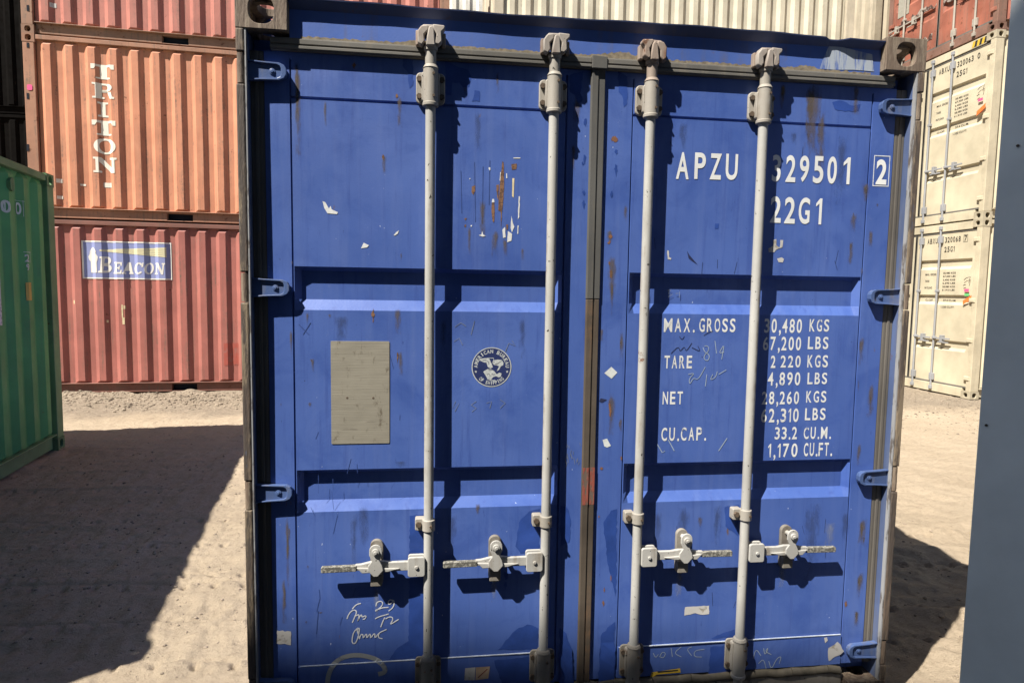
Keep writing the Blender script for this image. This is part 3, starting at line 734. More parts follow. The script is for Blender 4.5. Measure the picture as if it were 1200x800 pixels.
mb = MB(); a = locg(-25, 318); b = locg(4, 381); mb.sheet([(a[0], a[1]), (b[0], a[1]), (b[0], b[1]), (a[0], b[1])], .007); drape(mb, cG.xs, cG.y).build('white_label', worn('label_white', (.6, .6, .58), (.2, .2, .2), .42, 40), green, flip=False)
mb = MB(); a = locg(10.5, 207); b = locg(16, 225); mb.prism(rrect(min(a[0], b[0]), max(a[0], b[0]), b[1], a[1], .04), -.01, .04); mb.build('vent', K_GREEN[1], green, bevel=.01)

# --- slate grey container at the right edge, close to the photographer
g0 = Vector((.668, -.9, 0)); ang = math.radians(-60)
grey, cq = None, None
grey = empty('steel_container', 'plain slate grey smooth sided container filling the right edge', 'shipping container', g0, ang)
mb = MB(); mb.box(0, 6, 0, .004, .1, 2.5); mb.box(5.996, 6, .004, 2.3, .1, 2.5); mb.build('side_wall', K_GREY[0], grey)
mb = MB(); mb.box(0, .004, .004, 2.3, .1, 2.5); mb.build('end_wall', K_GREY[0], grey)
mb = MB(); mb.box(.0, 6, 0, 2.3, 2.502, 2.56); mb.build('roof', K_GREY[1], grey, bevel=.004)
mb = MB(); mb.box(.0, 6, 0, 2.3, .03, .098); mb.build('floor', K_GREY[1], grey, bevel=.004)
mb = MB()
qn = Vector((math.sin(ang), -math.cos(ang), 0)); qx = Vector((math.cos(ang), math.sin(ang), 0))
for u, v in ((1193, 171), (1156, 498)):
    p = pplane(u, v, g0, qn); lx = (p-g0).dot(qx); mb.cyl((lx, -.003, p.z), (lx, .002, p.z), .003, 10)
mb.build('screw', M_BOLT, grey, split=True)

# --- tall stack behind the photographer: its top edge throws the shade over the yard's near side
CS = Vector((-10.6, -7.37, 0)); RC = math.radians(-3.0)
G5 = 'dull blue containers stacked in a row behind the photographer'
proto = None
for j, place in enumerate(('left', 'added sky-blocking middle', 'added sky-blocking right')):  # middle and right stacks are added to block sky light from the front
    off = (0, 1, 2)[j]*6.1
    for i, lab in enumerate(('lowest', 'second', 'third', 'fourth', 'topmost')):
        loc = CS+Vector((off*math.cos(RC), off*math.sin(RC), 2.591*i))
        lab = 'dull blue container behind the photographer, %s in the %s stack' % (lab, place)
        if proto is None: proto, _ = container('steel_container', lab, K_GREYB, loc, RC, group=G5)
        else: o = copy_tree(proto); o.location = loc; o['label'] = lab

# ================================================================== the blue container
blue = empty('steel_container', 'scuffed royal blue container with closed doors, white lock bars and weight lettering, filling the middle', 'shipping container', (0, 0, 0))
LB = 6.058; DY = .045                                    # DY: door skin behind the corner castings
cm = casting_mesh(.081, .089, .059, 36, .026)
for sx in (-1, 1):
    for y in (.089, LB-.089):
        for z in (.059, 2.591-.059):
            q = MB(); q.add([(p[0]+sx*1.138, p[1]+y, p[2]+z) for p in cm.v], cm.f); q.build('corner_casting', M_CAST, blue, bevel=.007)
for sx in (-1, 1):
    q = MB(); bk = [.118]
    for hz in (.231, .937, 1.643, 2.349): bk += [hz-.05, hz+.05]
    bk.append(2.473)
    for a, b in zip(bk[0::2], bk[1::2]): q.box(*sorted((sx*1.219, sx*1.192)), .0, .05, a, b)
    q.box(*sorted((sx*1.2185, sx*1.1925)), .0505, .16, .118, 2.473)
    q.build('corner_post', M_POST, blue, bevel=.005, split=True)
    q = MB(); q.box(*sorted((sx*1.1915, sx*1.05)), .10, .16, .118, 2.473); q.build('post_recess', M_BLUEF, blue)
    q = MB(); q.box(*sorted((sx*1.1915, sx*1.1875)), .020, .1, .118, 2.473); q.build('post_liner', M_LINER, blue); q = MB(); q.box(*sorted((sx*1.1917, sx*1.1872)), .003, .0195, .118, 2.473); q.build('post_edge_highlight', M_EDGE, blue)
    q = MB()
    for hz in (.231, .937, 1.643, 2.349): q.cyl((sx*1.205, .014, hz-.047), (sx*1.205, .014, hz+.047), .0135, 18)
    q.build('hinge_pin', M_CAST, blue, smooth=True, split=True)
q = MB(); q.box(-1.0565, 1.0565, .03, .12, 2.44, 2.56); q.build('header', M_BLUEF, blue)
# rain lip along the top of the header, knocked up in one place
xs = np.linspace(-1.0555, 1.0555, 90); q = MB(); vs = []
for x in xs:
    b = .022*math.exp(-((x-.86)/.03)**2)*0+.006*math.sin(x*5.1)*.4+.004*math.sin(x*23)*.3
    k = math.exp(-((x-.86)/.035)**4)
    zt, yf = 2.579+b-.006*k, .0035-.002*math.sin(x*3.3)+.014*k
    vs += [(x, .031, zt+.002), (x, yf, zt), (x, yf+.001, zt-.004), (x, .0305, 2.551)]
n = len(xs); fs = []
for i in range(n-1):
    for k in range(4): fs.append((4*i+k, 4*i+(k+1) % 4, 4*i+4+(k+1) % 4, 4*i+4+k))
fs += [(0, 1, 2, 3), (4*n-4, 4*n-3, 4*n-2, 4*n-1)]
q.add(vs, fs); q.box(-1.0565, 1.0565, .0312, .2, 2.5605, 2.579); q.build('rain_lip', paint('dark_lip_paint', (.05, .07, .16), .2, .5, .5), blue)
q = MB(); q.box(-1.0565, 1.0565, .034, .14, .02, .150); q.build('sill', M_STEELD, blue, bevel=.01)
q = MB()
for i in range(40):
    a, b = -1.04+2.08*i/40, -1.04+2.08*(i+1)/40
    q.cyl((a, .040+.004*math.sin(i*1.7), .152+.004*math.sin(i*2.3)), (b, .038+.004*math.sin((i+1)*1.7), .152+.004*math.sin((i+1)*2.3)), .016, 10)
q.build('sill_gasket', flat('grimy_sill', (.11, .095, .07), .9, .4, 18), blue, smooth=True)
for sx in (-1, 1):
    q = MB(); q.box(*sorted((sx*1.212, sx*1.14)), .18, LB-.18, .02, .16); q.box(*sorted((sx*1.212, sx*1.15)), .18, LB-.18, 2.51, 2.58); q.build('side_rail', M_BLUEF, blue, bevel=.006)
    cw = Corr(LB-.32, .278, .036, 0.0); e = cw.wall(.161, 2.509, 0, 1)
    e.rot(lambda p: Vector((sx*(1.208-p.y), .16+p.x, p.z))); e.build('side_wall', M_BLUEF, blue, flip=False)
q = MB(); q.box(-1.13, 1.13, .12, LB-.1, 2.53, 2.557); q.build('roof', M_BLUEF, blue)
q = MB(); q.box(-1.13, 1.13, .16, LB-.1, .1, .145); q.build('floor', M_DARK, blue)
cw = Corr(2*1.05, .25, .036, 0); e = cw.wall(.16, 2.5); e.rot(lambda p: Vector((p.x-1.05, LB-.02-p.y, p.z))); e.build('end_wall', M_BLUEF, blue, flip=False)
q = MB(); q.box(-1.06, 1.06, LB-.12, LB-.01, .02, .158); q.box(-1.06, 1.06, LB-.12, LB-.01, 2.502, 2.528)
for sx in (-1, 1): q.box(*sorted((sx*1.215, sx*1.051)), LB-.15, LB-.005, .119, 2.472)
q.build('rear_frame', M_BLUEF, blue, bevel=.006)

# --- doors: one pressed skin each, with two horizontal troughs, seams and a stile at both edges
TR = ((1.569, 1.605, 1.703, 1.7175), (.858, .894, .994, 1.009)); TD = .0235
def door_skin(x0, x1, xi0, xi1):
    def fn(x, z):
        u = trap(x, xi0+.004, xi0+.024, xi1-.024, xi1-.004)
        t = max(trap(z, *q) for q in TR)
        y = DY+TD*min(u, t)
        g = 0
        if xi0 < x < xi1: g = max(g, trap(z, 2.271, 2.2725, 2.277, 2.2815))
        g = max(g, trap(x, xi0-.004, xi0-.003, xi0+.0005, xi0+.002), trap(x, xi1-.002, xi1-.0005, xi1+.003, xi1+.004)) if .2 < z < 2.40 and not (min(u, t) > 0) else g
        y += .007*g
        if z < .296 and xi0 < x < xi1: y -= .0045*min(1, (.296-z)/.004)
        # beaten, wavy sheet
        y += wave(x, z)
        return y
    xs = {x0, x1}; zs = {.172, 2.421}
    for a in (xi0, xi1):
        for d in (-.005, -.004, -.003, -.0005, 0, .0005, .002, .003, .004, .005): xs.add(round(a+d, 5))
    xs |= {xi0+.024, xi1-.024}
    for q in TR: zs |= set(q)
    zs |= {2.2705, 2.271, 2.2725, 2.277, 2.2815, 2.283, .292, .296, .297, .2, .201, 2.399, 2.4}
    def fill(s, st):
        s = sorted(s); out = []
        for a, b in zip(s, s[1:]):
            n = max(1, int((b-a)/st)); out += [a+(b-a)*i/n for i in range(n)]
        return out+[s[-1]]
    us, ws = fill(xs, .03), fill(zs, .03)
    mb = grid_sheet(us, ws, fn)
    # returns along the edges
    nU, nZ = len(us), len(ws); per = [i for i in range(nU)]+[j*nU+nU-1 for j in range(1, nZ)]+[(nZ-1)*nU+i for i in range(nU-2, -1, -1)]+[j*nU for j in range(nZ-2, 0, -1)]
    o = len(mb.v); mb.v += [(mb.v[i][0], .098, mb.v[i][2]) for i in per]; m = len(per)
    mb.f += [(per[k], per[(k+1) % m], o+(k+1) % m, o+k) for k in range(m)]
    return mb
dl = door_skin(-1.142, -.036, -1.058, -.122).build('door', M_BLUE, blue, smooth=True, sharp=14)
dr = door_skin(.012, 1.142, .121, 1.046).build('door', M_BLUE, blue, smooth=True, sharp=14)
q = MB(); q.box(-1.13, 1.13, .0985, .12, .17, 2.42); q.build('door_lining', M_DARK, blue)

# --- rubber seals
def seal_bar(mb, x0, x1, z0, z1, y0, along):
    # three ridged lips side by side
    if along == 'x':
        h = (z1-z0)
        mb.box(x0, x1, y0+.006, DY-.0005, z0, z1); mb.box(x0, x1, y0, y0+.0065, z0+h*.08, z0+h*.36); mb.box(x0, x1, y0+.002, y0+.0067, z0+h*.46, z0+h*.9)
    else:
        h = (x1-x0)
        mb.box(x0, x1, y0+.006, DY-.0005, z0, z1); mb.box(x0+h*.08, x0+h*.5, y0, y0+.0065, z0, z1); mb.box(x0+h*.6, x0+h*.92, y0+.003, y0+.0067, z0, z1)
for d, x0, x1 in ((dl, -1.118, -.0385), (dr, .0155, 1.118)):
    q = MB(); seal_bar(q, x0, x1, 2.4215, 2.462, .022, 'x'); q.build('top_gasket', M_RUBBER, d, bevel=.003)
q = MB(); q.prism([(-.038, 1.62), (.013, 1.62), (.013, 2.4205), (.0155, 2.463), (-.038, 2.466)], .0335, DY-.001); q.prism([(-.0385, 2.4215), (.0155, 2.4215), (.0155, 2.463), (-.0385, 2.466)], .0195, .0333); q.box(-.036, -.012, .0295, .0338, 1.62, 2.4205); q.build('centre_gasket', M_RUBBERC, dr, bevel=.003)
q = MB(); q.box(-.037, .012, .0345, DY-.001, .17, 1.619); q.box(-.035, -.012, .0305, .0348, .17, 1.619); q.build('centre_gasket', M_RUBBERB, dr, bevel=.003)
q = MB(); q.box(-.0345, -.0125, .0301, .0310, .86, 1.0); q.box(-.0115, .0115, .0341, .0350, .86, 1.0); q.build('red_mark', M_REDP, dr)
for d, s in ((dl, -1), (dr, 1)):
    q = MB(); q.box(*sorted((s*1.143, s*1.187)), .047, .1, .17, 2.42); q.box(*sorted((s*1.147, s*1.158)), .046, .0505, .17, 2.42); q.box(*sorted((s*1.162, s*1.174)), .044, .0505, .17, 2.42); q.build('side_gasket', M_RUBBERL, d, bevel=.002)
# paint edge that has flaked off along the header above the seal
q = MB(); r = random.Random(9); n = 260; up = []
for i in range(n+1):
    x = -1.02+2.04*i/n; up.append((x, 2.466+.006*r.random()+(.010 if abs(x-.1) < .12 else 0)*r.random()+.012*max(0, math.sin(x*9+1))**12))
q.add([(x, .0292, z) for x, z in up]+[(x, .0292, 2.461) for x, z in up], [(i, i+1, n+2+i, n+1+i) for i in range(n)]); q.build('flaked_edge', M_GRIME, blue, flip=False)
q = MB()
p_ = [px(u, v, .0292) for u, v in ((972, 53), (985, 55), (1022, 64), (1024, 84), (1000, 82), (978, 82), (960, 81), (966, 66))]
q.sheet([(a.x, a.z) for a in p_], .0288); q.build('header_reflection', worn('header_reflection_paint', (.36, .40, .45), BLUE, .47, 9, stretch=(3, 1, .35)), blue, flip=False)  # pale streaked patch paints a reflection onto the header

# --- hinges
for d, s in ((dl, -1), (dr, 1)):
    for hz in (.231, .937, 1.643, 2.349):
        q = MB()
        X = lambda a: s*a
        H_ = .74
        body = [(1.205, hz+.044), (1.15, hz+.038), (1.085, hz+.034), (1.072, hz+.024), (1.068, hz+.01), (1.068, hz-.01), (1.072, hz-.024), (1.085, hz-.034), (1.15, hz-.038), (1.205, hz-.044)]
        q.prism([(X(a), hz+(b-hz)*H_) for a, b in body], .0255, DY-.003)
        o_ = [(1.20, .046), (1.15, .040), (1.088, .037), (1.073, .028), (1.066, .012), (1.066, -.012), (1.073, -.028), (1.088, -.037), (1.15, -.040), (1.20, -.046)]
        i_ = [(1.20, .036), (1.15, .031), (1.096, .027), (1.086, .02), (1.083, .01), (1.083, -.01), (1.086, -.02), (1.096, -.027), (1.15, -.031), (1.20, -.036)]
        n = len(o_); v = []
        for y in (.0175, .0275): v += [(X(a), y, hz+b*H_) for a, b in o_]+[(X(a), y, hz+b*H_+(.002 if b < 0 else -.002)*-1) for a, b in i_]
        f = []
        for k in range(n-1): f += [(k, k+1, n+k+1, n+k), (2*n+k, 3*n+k, 3*n+k+1, 2*n+k+1), (k, 2*n+k, 2*n+k+1, k+1), (n+k, n+k+1, 3*n+k+1, 3*n+k)]
        f += [(0, n, 3*n, 2*n), (n-1, 3*n-1, 4*n-1, 2*n-1)]
        q.add(v, f)
        q.cyl((X(1.112), .0225, hz), (X(1.112), .0265, hz), .010, 18); q.cyl((X(1.112), .0195, hz), (X(1.112), .0227, hz), .0055, 12)
        q.build('hinge', M_HINGE, d, bevel=.0025)
# --- lock bars
ZH = .668
def bolt(q, x, y0, y1, z, r=.0085): q.cyl((x, y0, z), (x, y1, z), r, 6)
for ib, (xb, hs, tab) in enumerate(((-.5965, -1, -1), (-.1735, -1, -1), (.1735, 1, -1), (.5965, 1, -1))):
    YB = .010
    q = MB(); q.cyl((xb, YB, .32), (xb, YB, 2.262), .017, 28); bar = q.build('lock_bar', M_STEEL, blue, smooth=True)
    # top bearing
    q = MB(); q.prism(rrect(xb-.049, xb+.049, 2.272, 2.376, .016), .030, DY-.0015)
    q.prism(rrect(xb-.03, xb+.03, 2.276, 2.372, .008), .008, .0305)
    q.cyl((xb, YB, 2.265), (xb, YB, 2.385), .0245, 24); q.cyl((xb, YB, 2.258), (xb, YB, 2.272), .0265, 24, .027)
    q.build('bearing_bracket', M_STEELG, bar, bevel=.003, smooth=True)
    q = MB()
    for sx in (-1, 1):
        for z in (2.296, 2.353): bolt(q, xb+sx*.038, .020, .031, z, .0095)
    for z in (2.290, 2.362): q.cyl((xb+.010, -.0165, z), (xb+.010, -.010, z), .0045, 8)
    q.build('bolt', M_BOLT, bar, split=True)
    # neck and cam head
    q = MB(); q.cyl((xb, YB, 2.383), (xb, YB, 2.394), .0265, 24, .020); q.cyl((xb, YB, 2.394), (xb, YB, 2.447), .0185, 24); q.cyl((xb, YB, 2.440), (xb, YB, 2.452), .0225, 24, .0235)
    q.build('cam_neck', M_STEELG if ib != 2 else M_CAM, bar, smooth=True)
    q = MB(); c = xb; m_ = -1 if ib == 2 else 1
    P = lambda pts: [(c+m_*a, b) for a, b in pts]
    q.prism(P([(-.016, 2.448), (.016, 2.448), (.011, 2.50), (.004, 2.512), (-.007, 2.508), (-.012, 2.48)]), -.02, .018)
    q.prism(P([(-.043, 2.458), (-.030, 2.448), (-.019, 2.463), (-.021, 2.484), (-.007, 2.500), (-.010, 2.516), (-.032, 2.512), (-.044, 2.495)]), -.014, .016)
    q.prism(P([(.013, 2.456), (.026, 2.452), (.038, 2.464), (.036, 2.494), (.047, 2.505), (.045, 2.516), (.006, 2.518), (.007, 2.505), (.019, 2.486)]), -.018, .014)
    q.prism(P([(-.034, 2.507), (.038, 2.511), (.03, 2.521), (-.026, 2.520)]), -.006, .029)
    q.build('cam_head', M_CAM if ib in (2,) else paint('cam_paint_%d' % ib, (.3, .265, .23), .25, .6, .9, .65, (.17, .1, .07), speck=.9, dent=.001), bar, bevel=.004, smooth=True)
    q = MB(); q.box(c-.05, c-.034, .006, .0285, 2.455, 2.505); q.box(c+.036, c+.05, .006, .0285, 2.455, 2.5); q.build('cam_keeper', M_CAM, bar, bevel=.004, split=True)
    # guide clamp
    zc = .812
    q = MB(); q.cyl((xb, YB, zc-.021), (xb, YB, zc+.021), .0225, 24); q.prism(rrect(xb-.048, xb-.012, zc-.022, zc+.022, .006), .013, DY-.0015)
    q.build('guide_clamp', M_STEELG, bar, bevel=.0025, smooth=True)
    q = MB(); bolt(q, xb-.036, .003, .014, zc+.002, .0105); q.cyl((xb+.008, -.016, zc), (xb+.008, -.010, zc), .005, 8); q.build('bolt', M_BOLT, bar, split=True)
    # bottom bearing
    q = MB(); q.prism(rrect(xb-.047, xb+.047, .185, .312, .014), .030, DY-.0085)
    q.cyl((xb, YB, .176), (xb, YB, .318), .0245, 24); q.cyl((xb, YB, .313), (xb, YB, .326), .0275, 24, .021); q.cyl((xb, YB, .165), (xb, YB, .180), .0275, 24)
    q.prism(rrect(xb-.03, xb+.03, .19, .307, .008), .008, .0305); q.cyl((xb, YB, .06), (xb, YB, .17), .017, 20)
    q.prism([(c-.04, .05), (c+.04, .05), (c+.045, .08), (c+.02, .1), (c-.02, .1), (c-.045, .08)], -.015, .03)
    q.build('bearing_bracket', M_STEELD if ib < 3 else M_STEELG, bar, bevel=.003, smooth=True)
    q = MB()
    for sx in (-1, 1):
        for z in (.21, .287): bolt(q, xb+sx*.037, .020, .031, z, .0095)
    q.cyl((xb+.012, -.0165, .285), (xb+.012, -.01, .285), .0045, 8); q.build('bolt', M_BOLT, bar, split=True)
    # handle
    h = hs; HX = lambda a: xb+h*a
    q = MB(); q.prism(rrect(*sorted((HX(.012), HX(.072))), ZH-.036, ZH+.036, .009), -.014, -.003)
    q.prism(rrect(*sorted((HX(.012), HX(.072))), ZH-.036, ZH+.036, .009), .012, .022)
    pts = [(.05, .016), (.13, .015), (.16, .020), (.20, .019), (.235, .011), (.255, .010), (.255, -.011), (.225, -.013), (.19, -.016), (.16, -.011), (.13, -.018), (.05, -.018)]
    q.prism([(HX(a), ZH+.002+b) for a, b in pts], -.0025, .0115)
    q.prism([(HX(a), ZH+b) for a, b in ((.10, -.004), (.25, .004), (.23, -.017), (.14, -.015))], -.010, -.002)
    q.cyl((HX(.042), -.019, ZH), (HX(.042), -.0135, ZH), .0075, 6)
    q.build('handle', M_STEEL, bar, bevel=.0025)
    q = MB(); q.prism([(HX(a), ZH+b) for a, b in ((.250, .0105), (.368, .0095), (.371, .006), (.371, -.009), (.368, -.012), (.25, -.0105))], -.006, .0105); q.build('handle_grip', M_GRIP, bar, bevel=.003)
    xr = HX(.183)
    q = MB(); q.prism(rrect(xr-.0225, xr+.0225, ZH-.085, ZH+.088, .0222, 6), .026, DY-.002); q.box(xr-.02, xr+.02, .008, .03, ZH-.074, ZH-.03)
    q.build('handle_keeper', M_STEELD, bar, bevel=.002)
    q = MB()
    q.prism(arc(xr, ZH+.066, .022, .022, 0, 180, 8)+[(xr-.022, ZH+.05), (xr-.013, ZH+.03), (xr-.026, ZH+.012), (xr-.027, ZH-.006), (xr-.007, ZH-.027), (xr+.007, ZH-.027), (xr+.026, ZH-.006), (xr+.022, ZH+.012), (xr+.013, ZH+.03), (xr+.022, ZH+.05)], -.0175, -.0105)
    q.cyl((xr, -.012, ZH+.062), (xr, .03, ZH+.062), .009, 12); q.cyl((xr, -.025, ZH+.063), (xr, -.017, ZH+.063), .0125, 16); q.cyl((xr, -.03, ZH+.063), (xr, -.0245, ZH+.063), .007, 6)
    q.build('handle_catch', M_STEEL, bar, bevel=.002)

# --- paint, labels and lettering on the doors (each sits on the skin)
YS = DY-.0012
def pol(q, pts, y=YS, k=None):
    P_ = [px(u, v, DY) for u, v in pts]; q.sheet([(p.x, p.z) for p in P_], y)
def jag(pts, amp=.8, seg=5, seed=1):
    r = random.Random(seed); out = []
    for a, b in zip(pts, pts[1:]+pts[:1]):
        L_ = math.hypot(b[0]-a[0], b[1]-a[1]); n = max(1, int(L_/seg))
        for i in range(n): out.append((a[0]+(b[0]-a[0])*i/n+r.uniform(-amp, amp)*(i > 0), a[1]+(b[1]-a[1])*i/n+r.uniform(-amp, amp)*(i > 0)))
    return out
def zc(pts, x0, y0, s): return [(x0+a/s, y0+b/s) for a, b in pts]
def oval(cx, cy, rx, ry):
    r = random.Random(int(cx*31+cy*17)); out = []
    for t in range(14):
        a = t*2*math.pi/14; k = r.uniform(.55, 1.2); tail = 1.5 if math.sin(a) > .8 else 1
        out.append((cx+rx*k*math.cos(a)*(1 if math.sin(a) < .5 else .6), cy+ry*k*tail*math.sin(a)))
    return out
L_ = [[(522,72),(535,78),(548,82),(552,90),(550,102),(543,103),(538,97),(530,97),(529,112),(523,112)], [(472,68),(484,71),(484,100),(480,104),(478,85),(472,78)], [(556,106),(562,107),(562,119),(553,119)],
 [(480,604),(496,602),(496,768),(456,772),(466,758),(479,750)], [(633,596),(620,599),(608,612),(604,640),(610,648),(632,648)], [(583,761),(592,750),(604,738),(618,731),(631,736),(630,761)],
 [(579,772),(630,767),(630,800),(588,800)], [(668,88),(684,84),(680,110),(683,118),(678,122),(674,112),(668,108)], oval(686,144,2,5), oval(685,186,2,5), oval(684,226,1.6,3), oval(684,239,2,4), oval(683,192,1.5,3), oval(593,674,3,5), oval(592,685,2,4),
 [(657,592),(664,594),(669,610),(667,635),(657,640)], [(656,735),(664,742),(670,762),(672,800),(655,800)]]
R_ = [[(724,84),(735,90),(735,122),(731,126),(729,112),(725,108)], [(707,612),(716,598),(723,596),(722,700),(712,660)], [(849,594),(866,591),(865,628),(850,616)], [(833,748),(848,741),(861,737),(861,746)],
 [(832,757),(860,754),(859,785),(830,790)], [(700,800),(704,745),(712,735),(721,728),(720,800)], oval(722,198,2,6), oval(717,228,1.8,4), oval(722,178,2,3), [(838,262),(843,262),(842,268),(838,268)], [(975,120),(985,118),(1000,124),(1008,122),(1006,130),(990,131),(978,128)]]
for d, LL in ((dl, L_), (dr, R_)):
    q = MB()
    for i, p in enumerate(LL): pol(q, jag(p, .9, 4, i), YS-.0002*(i % 4))
    q.lay().build('touch_up_paint', M_DARKBLUE, d, flip=False, split=True)
# torn sticker remains, rust wounds
z6 = lambda p: zc(p, 530, 170, 6.15)
q = MB()
for i, p in enumerate(([(360,118),(370,125),(372,300),(365,420),(358,480),(352,600),(348,480),(330,470),(340,300),(350,200)], [(315,290),(335,285),(330,400),(322,370)], [(285,410),(300,400),(305,480),(300,560),(290,550),(282,480)], [(140,300),(165,290),(165,330),(150,360),(138,340)], [(425,140),(465,135),(460,175),(430,180)], [(385,575),(402,572),(400,605),(390,615)], [(85,530),(105,525),(95,545)], [(88,575),(100,572),(98,590),(86,590)])):
    pol(q, jag(z6(p), .3, 3, i), YS-.0006)
for i, p in enumerate((oval(465,113,1.5,2.5), oval(415,77,2.5,4), oval(449,184,1.5,3), oval(437,368,2,6), oval(466,418,1,5))): pol(q, jag(p, .6, 3, 50+i), YS-.0006)
q.lay().build('rust_spot', M_RUSTP0, dl, flip=False, split=True)
q = MB()
for i, p in enumerate(([(288,390),(300,390),(304,412),(284,415)], [(425,510),(435,560),(447,590),(430,630),(420,600)], [(400,620),(430,640),(425,690),(395,700)], [(360,610),(380,590),(384,665),(365,670)], [(190,650),(210,645),(215,620),(222,645),(240,655),(218,660)], [(478,370),(487,370),(482,520),(472,535)], [(470,580),(478,580),(474,640),(467,640)], [(440,92),(490,92),(490,98),(440,98)], [(262,160),(275,165),(272,185),(262,175)], [(345,195),(350,200),(345,260),(340,255)], [(388,205),(394,205),(396,240),(388,240)], [(123,240),(130,240),(130,248),(123,248)], [(132,578),(142,578),(140,588),(132,588)])):
    pol(q, jag(z6(p), .25, 3, i), YS-.0012)
for i, p in enumerate((zc([(432,223),(445,228),(462,258),(470,245),(475,262),(504,275),(500,284),(455,280),(440,255)], 270, 180, 4), zc([(625,418),(650,430),(640,440),(612,444)], 270, 180, 4), zc([(765,383),(778,368),(790,360),(785,375),(772,384)], 270, 180, 4))): pol(q, p, YS-.0014)
q.lay().build('paper_scrap', flat('bright_paper', (.6, .6, .58)), dl, flip=False, split=True)
q = MB()
pol(q, z6([(432,240),(447,240),(442,380),(430,370)]), YS-.0010); q.lay().build('primer_streak', M_CREAMP, dl, flip=False)
q = MB()
for i, p in enumerate(([(325,738),(341,739),(341,755),(324,753)],)): pol(q, jag(p, .8, 3, 3), YS-.001)
pol(q, [(545,781),(557,780),(556,795),(544,795)], YS-.001)
q.lay().build('worn_sticker', M_PAPER, dl, flip=False, split=True)
q = MB(); pol(q, [(557.6,780),(574,779),(572,793),(557,795)], YS-.001); q.lay().build('label', M_TANP, dl, flip=False)
q = MB()
pp = lambda pts: [(px(u, v, DY).x, px(u, v, DY).z) for u, v in pts]
q.ribbon(pp([(560,792),(571,782)]), .004, YS-.0016); q.lay().build('label_stripe', M_REDP, dl, flip=False)
q = MB()
for i, p in enumerate((zc([(672,308),(705,278),(733,305),(706,334)], 540, 360, 4), zc([(664,620),(685,614),(703,648),(685,656),(672,650)], 540, 360, 4))): pol(q, p, YS-.001)
q.lay().build('paper_scrap', flat('pale_paper', (.55, .57, .55)), dr, flip=False, split=True)
q = MB()
for i, p in enumerate(([(803,711),(831,709),(831,719),(824,720),(815,718),(802,721)], zc([(235,460),(290,430),(320,400),(350,430),(365,470),(382,490),(350,520),(300,540),(240,585),(232,520)], 940, 700, 8), zc([(195,365),(222,360),(230,390),(205,415)], 940, 700, 8), zc([(505,405),(520,400),(520,430),(535,440),(538,405),(552,405),(548,440),(520,450),(510,462),(485,462),(482,445),(505,432)], 780, 180, 4), zc([(523,492),(545,486),(556,494),(550,510),(530,508)], 780, 180, 4), zc([(968,453),(975,455),(976,485),(987,490),(985,497),(970,495)], 540, 180, 4))): pol(q, jag(p, .5, 3, i), YS-.001)
q.lay().build('worn_sticker', M_PAPER, dr, flip=False, split=True)
q = MB()
for i, p in enumerate((zc([(380,30),(425,10),(425,75),(405,100),(395,50)], 940, 700, 8), oval(906,291,1.5,2), oval(915,304,1.2,2), zc([(700,655),(720,630),(742,655),(720,672),(705,668)], 540, 0, 4), zc([(690,380),(715,375),(712,395),(695,400)], 540, 180, 4), zc([(684,420),(700,400),(704,410),(690,430)], 540, 180, 4), zc([(685,430),(705,425),(708,470),(700,540),(695,480)], 540, 360, 4), oval(716,322,2.5,8), oval(714,308,1.5,3), oval(728,536,1.5,3), oval(705,548,3,2), oval(707,706,1.5,4), oval(716,676,1,4), oval(708,690,1.5,3), oval(702,605,1.5,2))): pol(q, jag(p, .6, 3, i), YS-.0006)
q.lay().build('rust_spot', M_RUSTP, dr, flip=False, split=True)
q = MB()
for i, p in enumerate(([(945,101),(957,101),(953,120),(951,150),(946,170),(944,150)], [(916,100),(920,100),(918,118),(915,110)], oval(876,252,.1,.1), oval(1000,252,1.5,4), oval(997,290,1.2,6), oval(1010,318,1,4), oval(1014,224,2,4), oval(1028,240,1.5,2), oval(717,345,2.5,16), oval(1008,405,1.2,8), oval(1020,470,1.5,7), oval(1006,450,1,8), oval(1009,618,2,8), oval(1012,632,1.5,4), oval(1006,680,2,6), oval(1003,720,2,5), oval(727,405,1.5,9), oval(726,497,1.2,4))): pol(q, jag(p, .5, 4, i), YS-.0004)
q.lay().build('rust_run', M_RUSTF, dr, flip=False, split=True)
q = MB()
for i, p in enumerate(([(345,76),(351,76),(349,112),(347,150),(345,130)], oval(337,640,1.5,13), oval(334,700,1.5,12), oval(339,625,1.5,8), oval(470,300,1,5), oval(363,474,2.5,3), oval(364,422,1.5,2), oval(387,370,2.5,3), oval(329,474,1,2), oval(342,308,1.2,2), oval(361,664,1.5,3), oval(376,717,3,1.2), oval(359,728,2,2))): pol(q, jag(p, .5, 4, i), YS-.0004)
q.lay().build('rust_run', M_RUSTF, dl, flip=False, split=True)
def run(kind, mat, d, u, v0, v1, w_, k):
    a, b = px(u-w_, v0, DY), px(u+w_, v1, DY)
    q = MB(); q.ribbon([((a.x+b.x)/2, a.z+(b.z-a.z)*i/8) for i in range(9)], b.x-a.x, YS-.0003*(1+k % 4)); q.lay().build(kind, mat, d, flip=False)
r = random.Random(21)
for k, (u, v0, v1, w_) in enumerate(((349,70,190,4), (468,112,150,3), (381,118,150,2), (545,101,116,2), (583,84,110,2), (466,362,392,4), (360,366,384,2), (366,420,436,2), (404,414,424,2), (469,412,440,3), (337,600,690,3), (341,385,420,2), (333,678,730,3), (450,182,205,3), (565,235,280,4), (580,270,300,4), (592,280,300,3), (612,290,305,2), (550,265,300,2), (640,420,470,1.5), (676,95,150,4), (672,170,200,2), (690,255,275,2), (560,590,602,3))): run('rust_run', M_RUSTF, dl, u, v0, v1, w_, k)
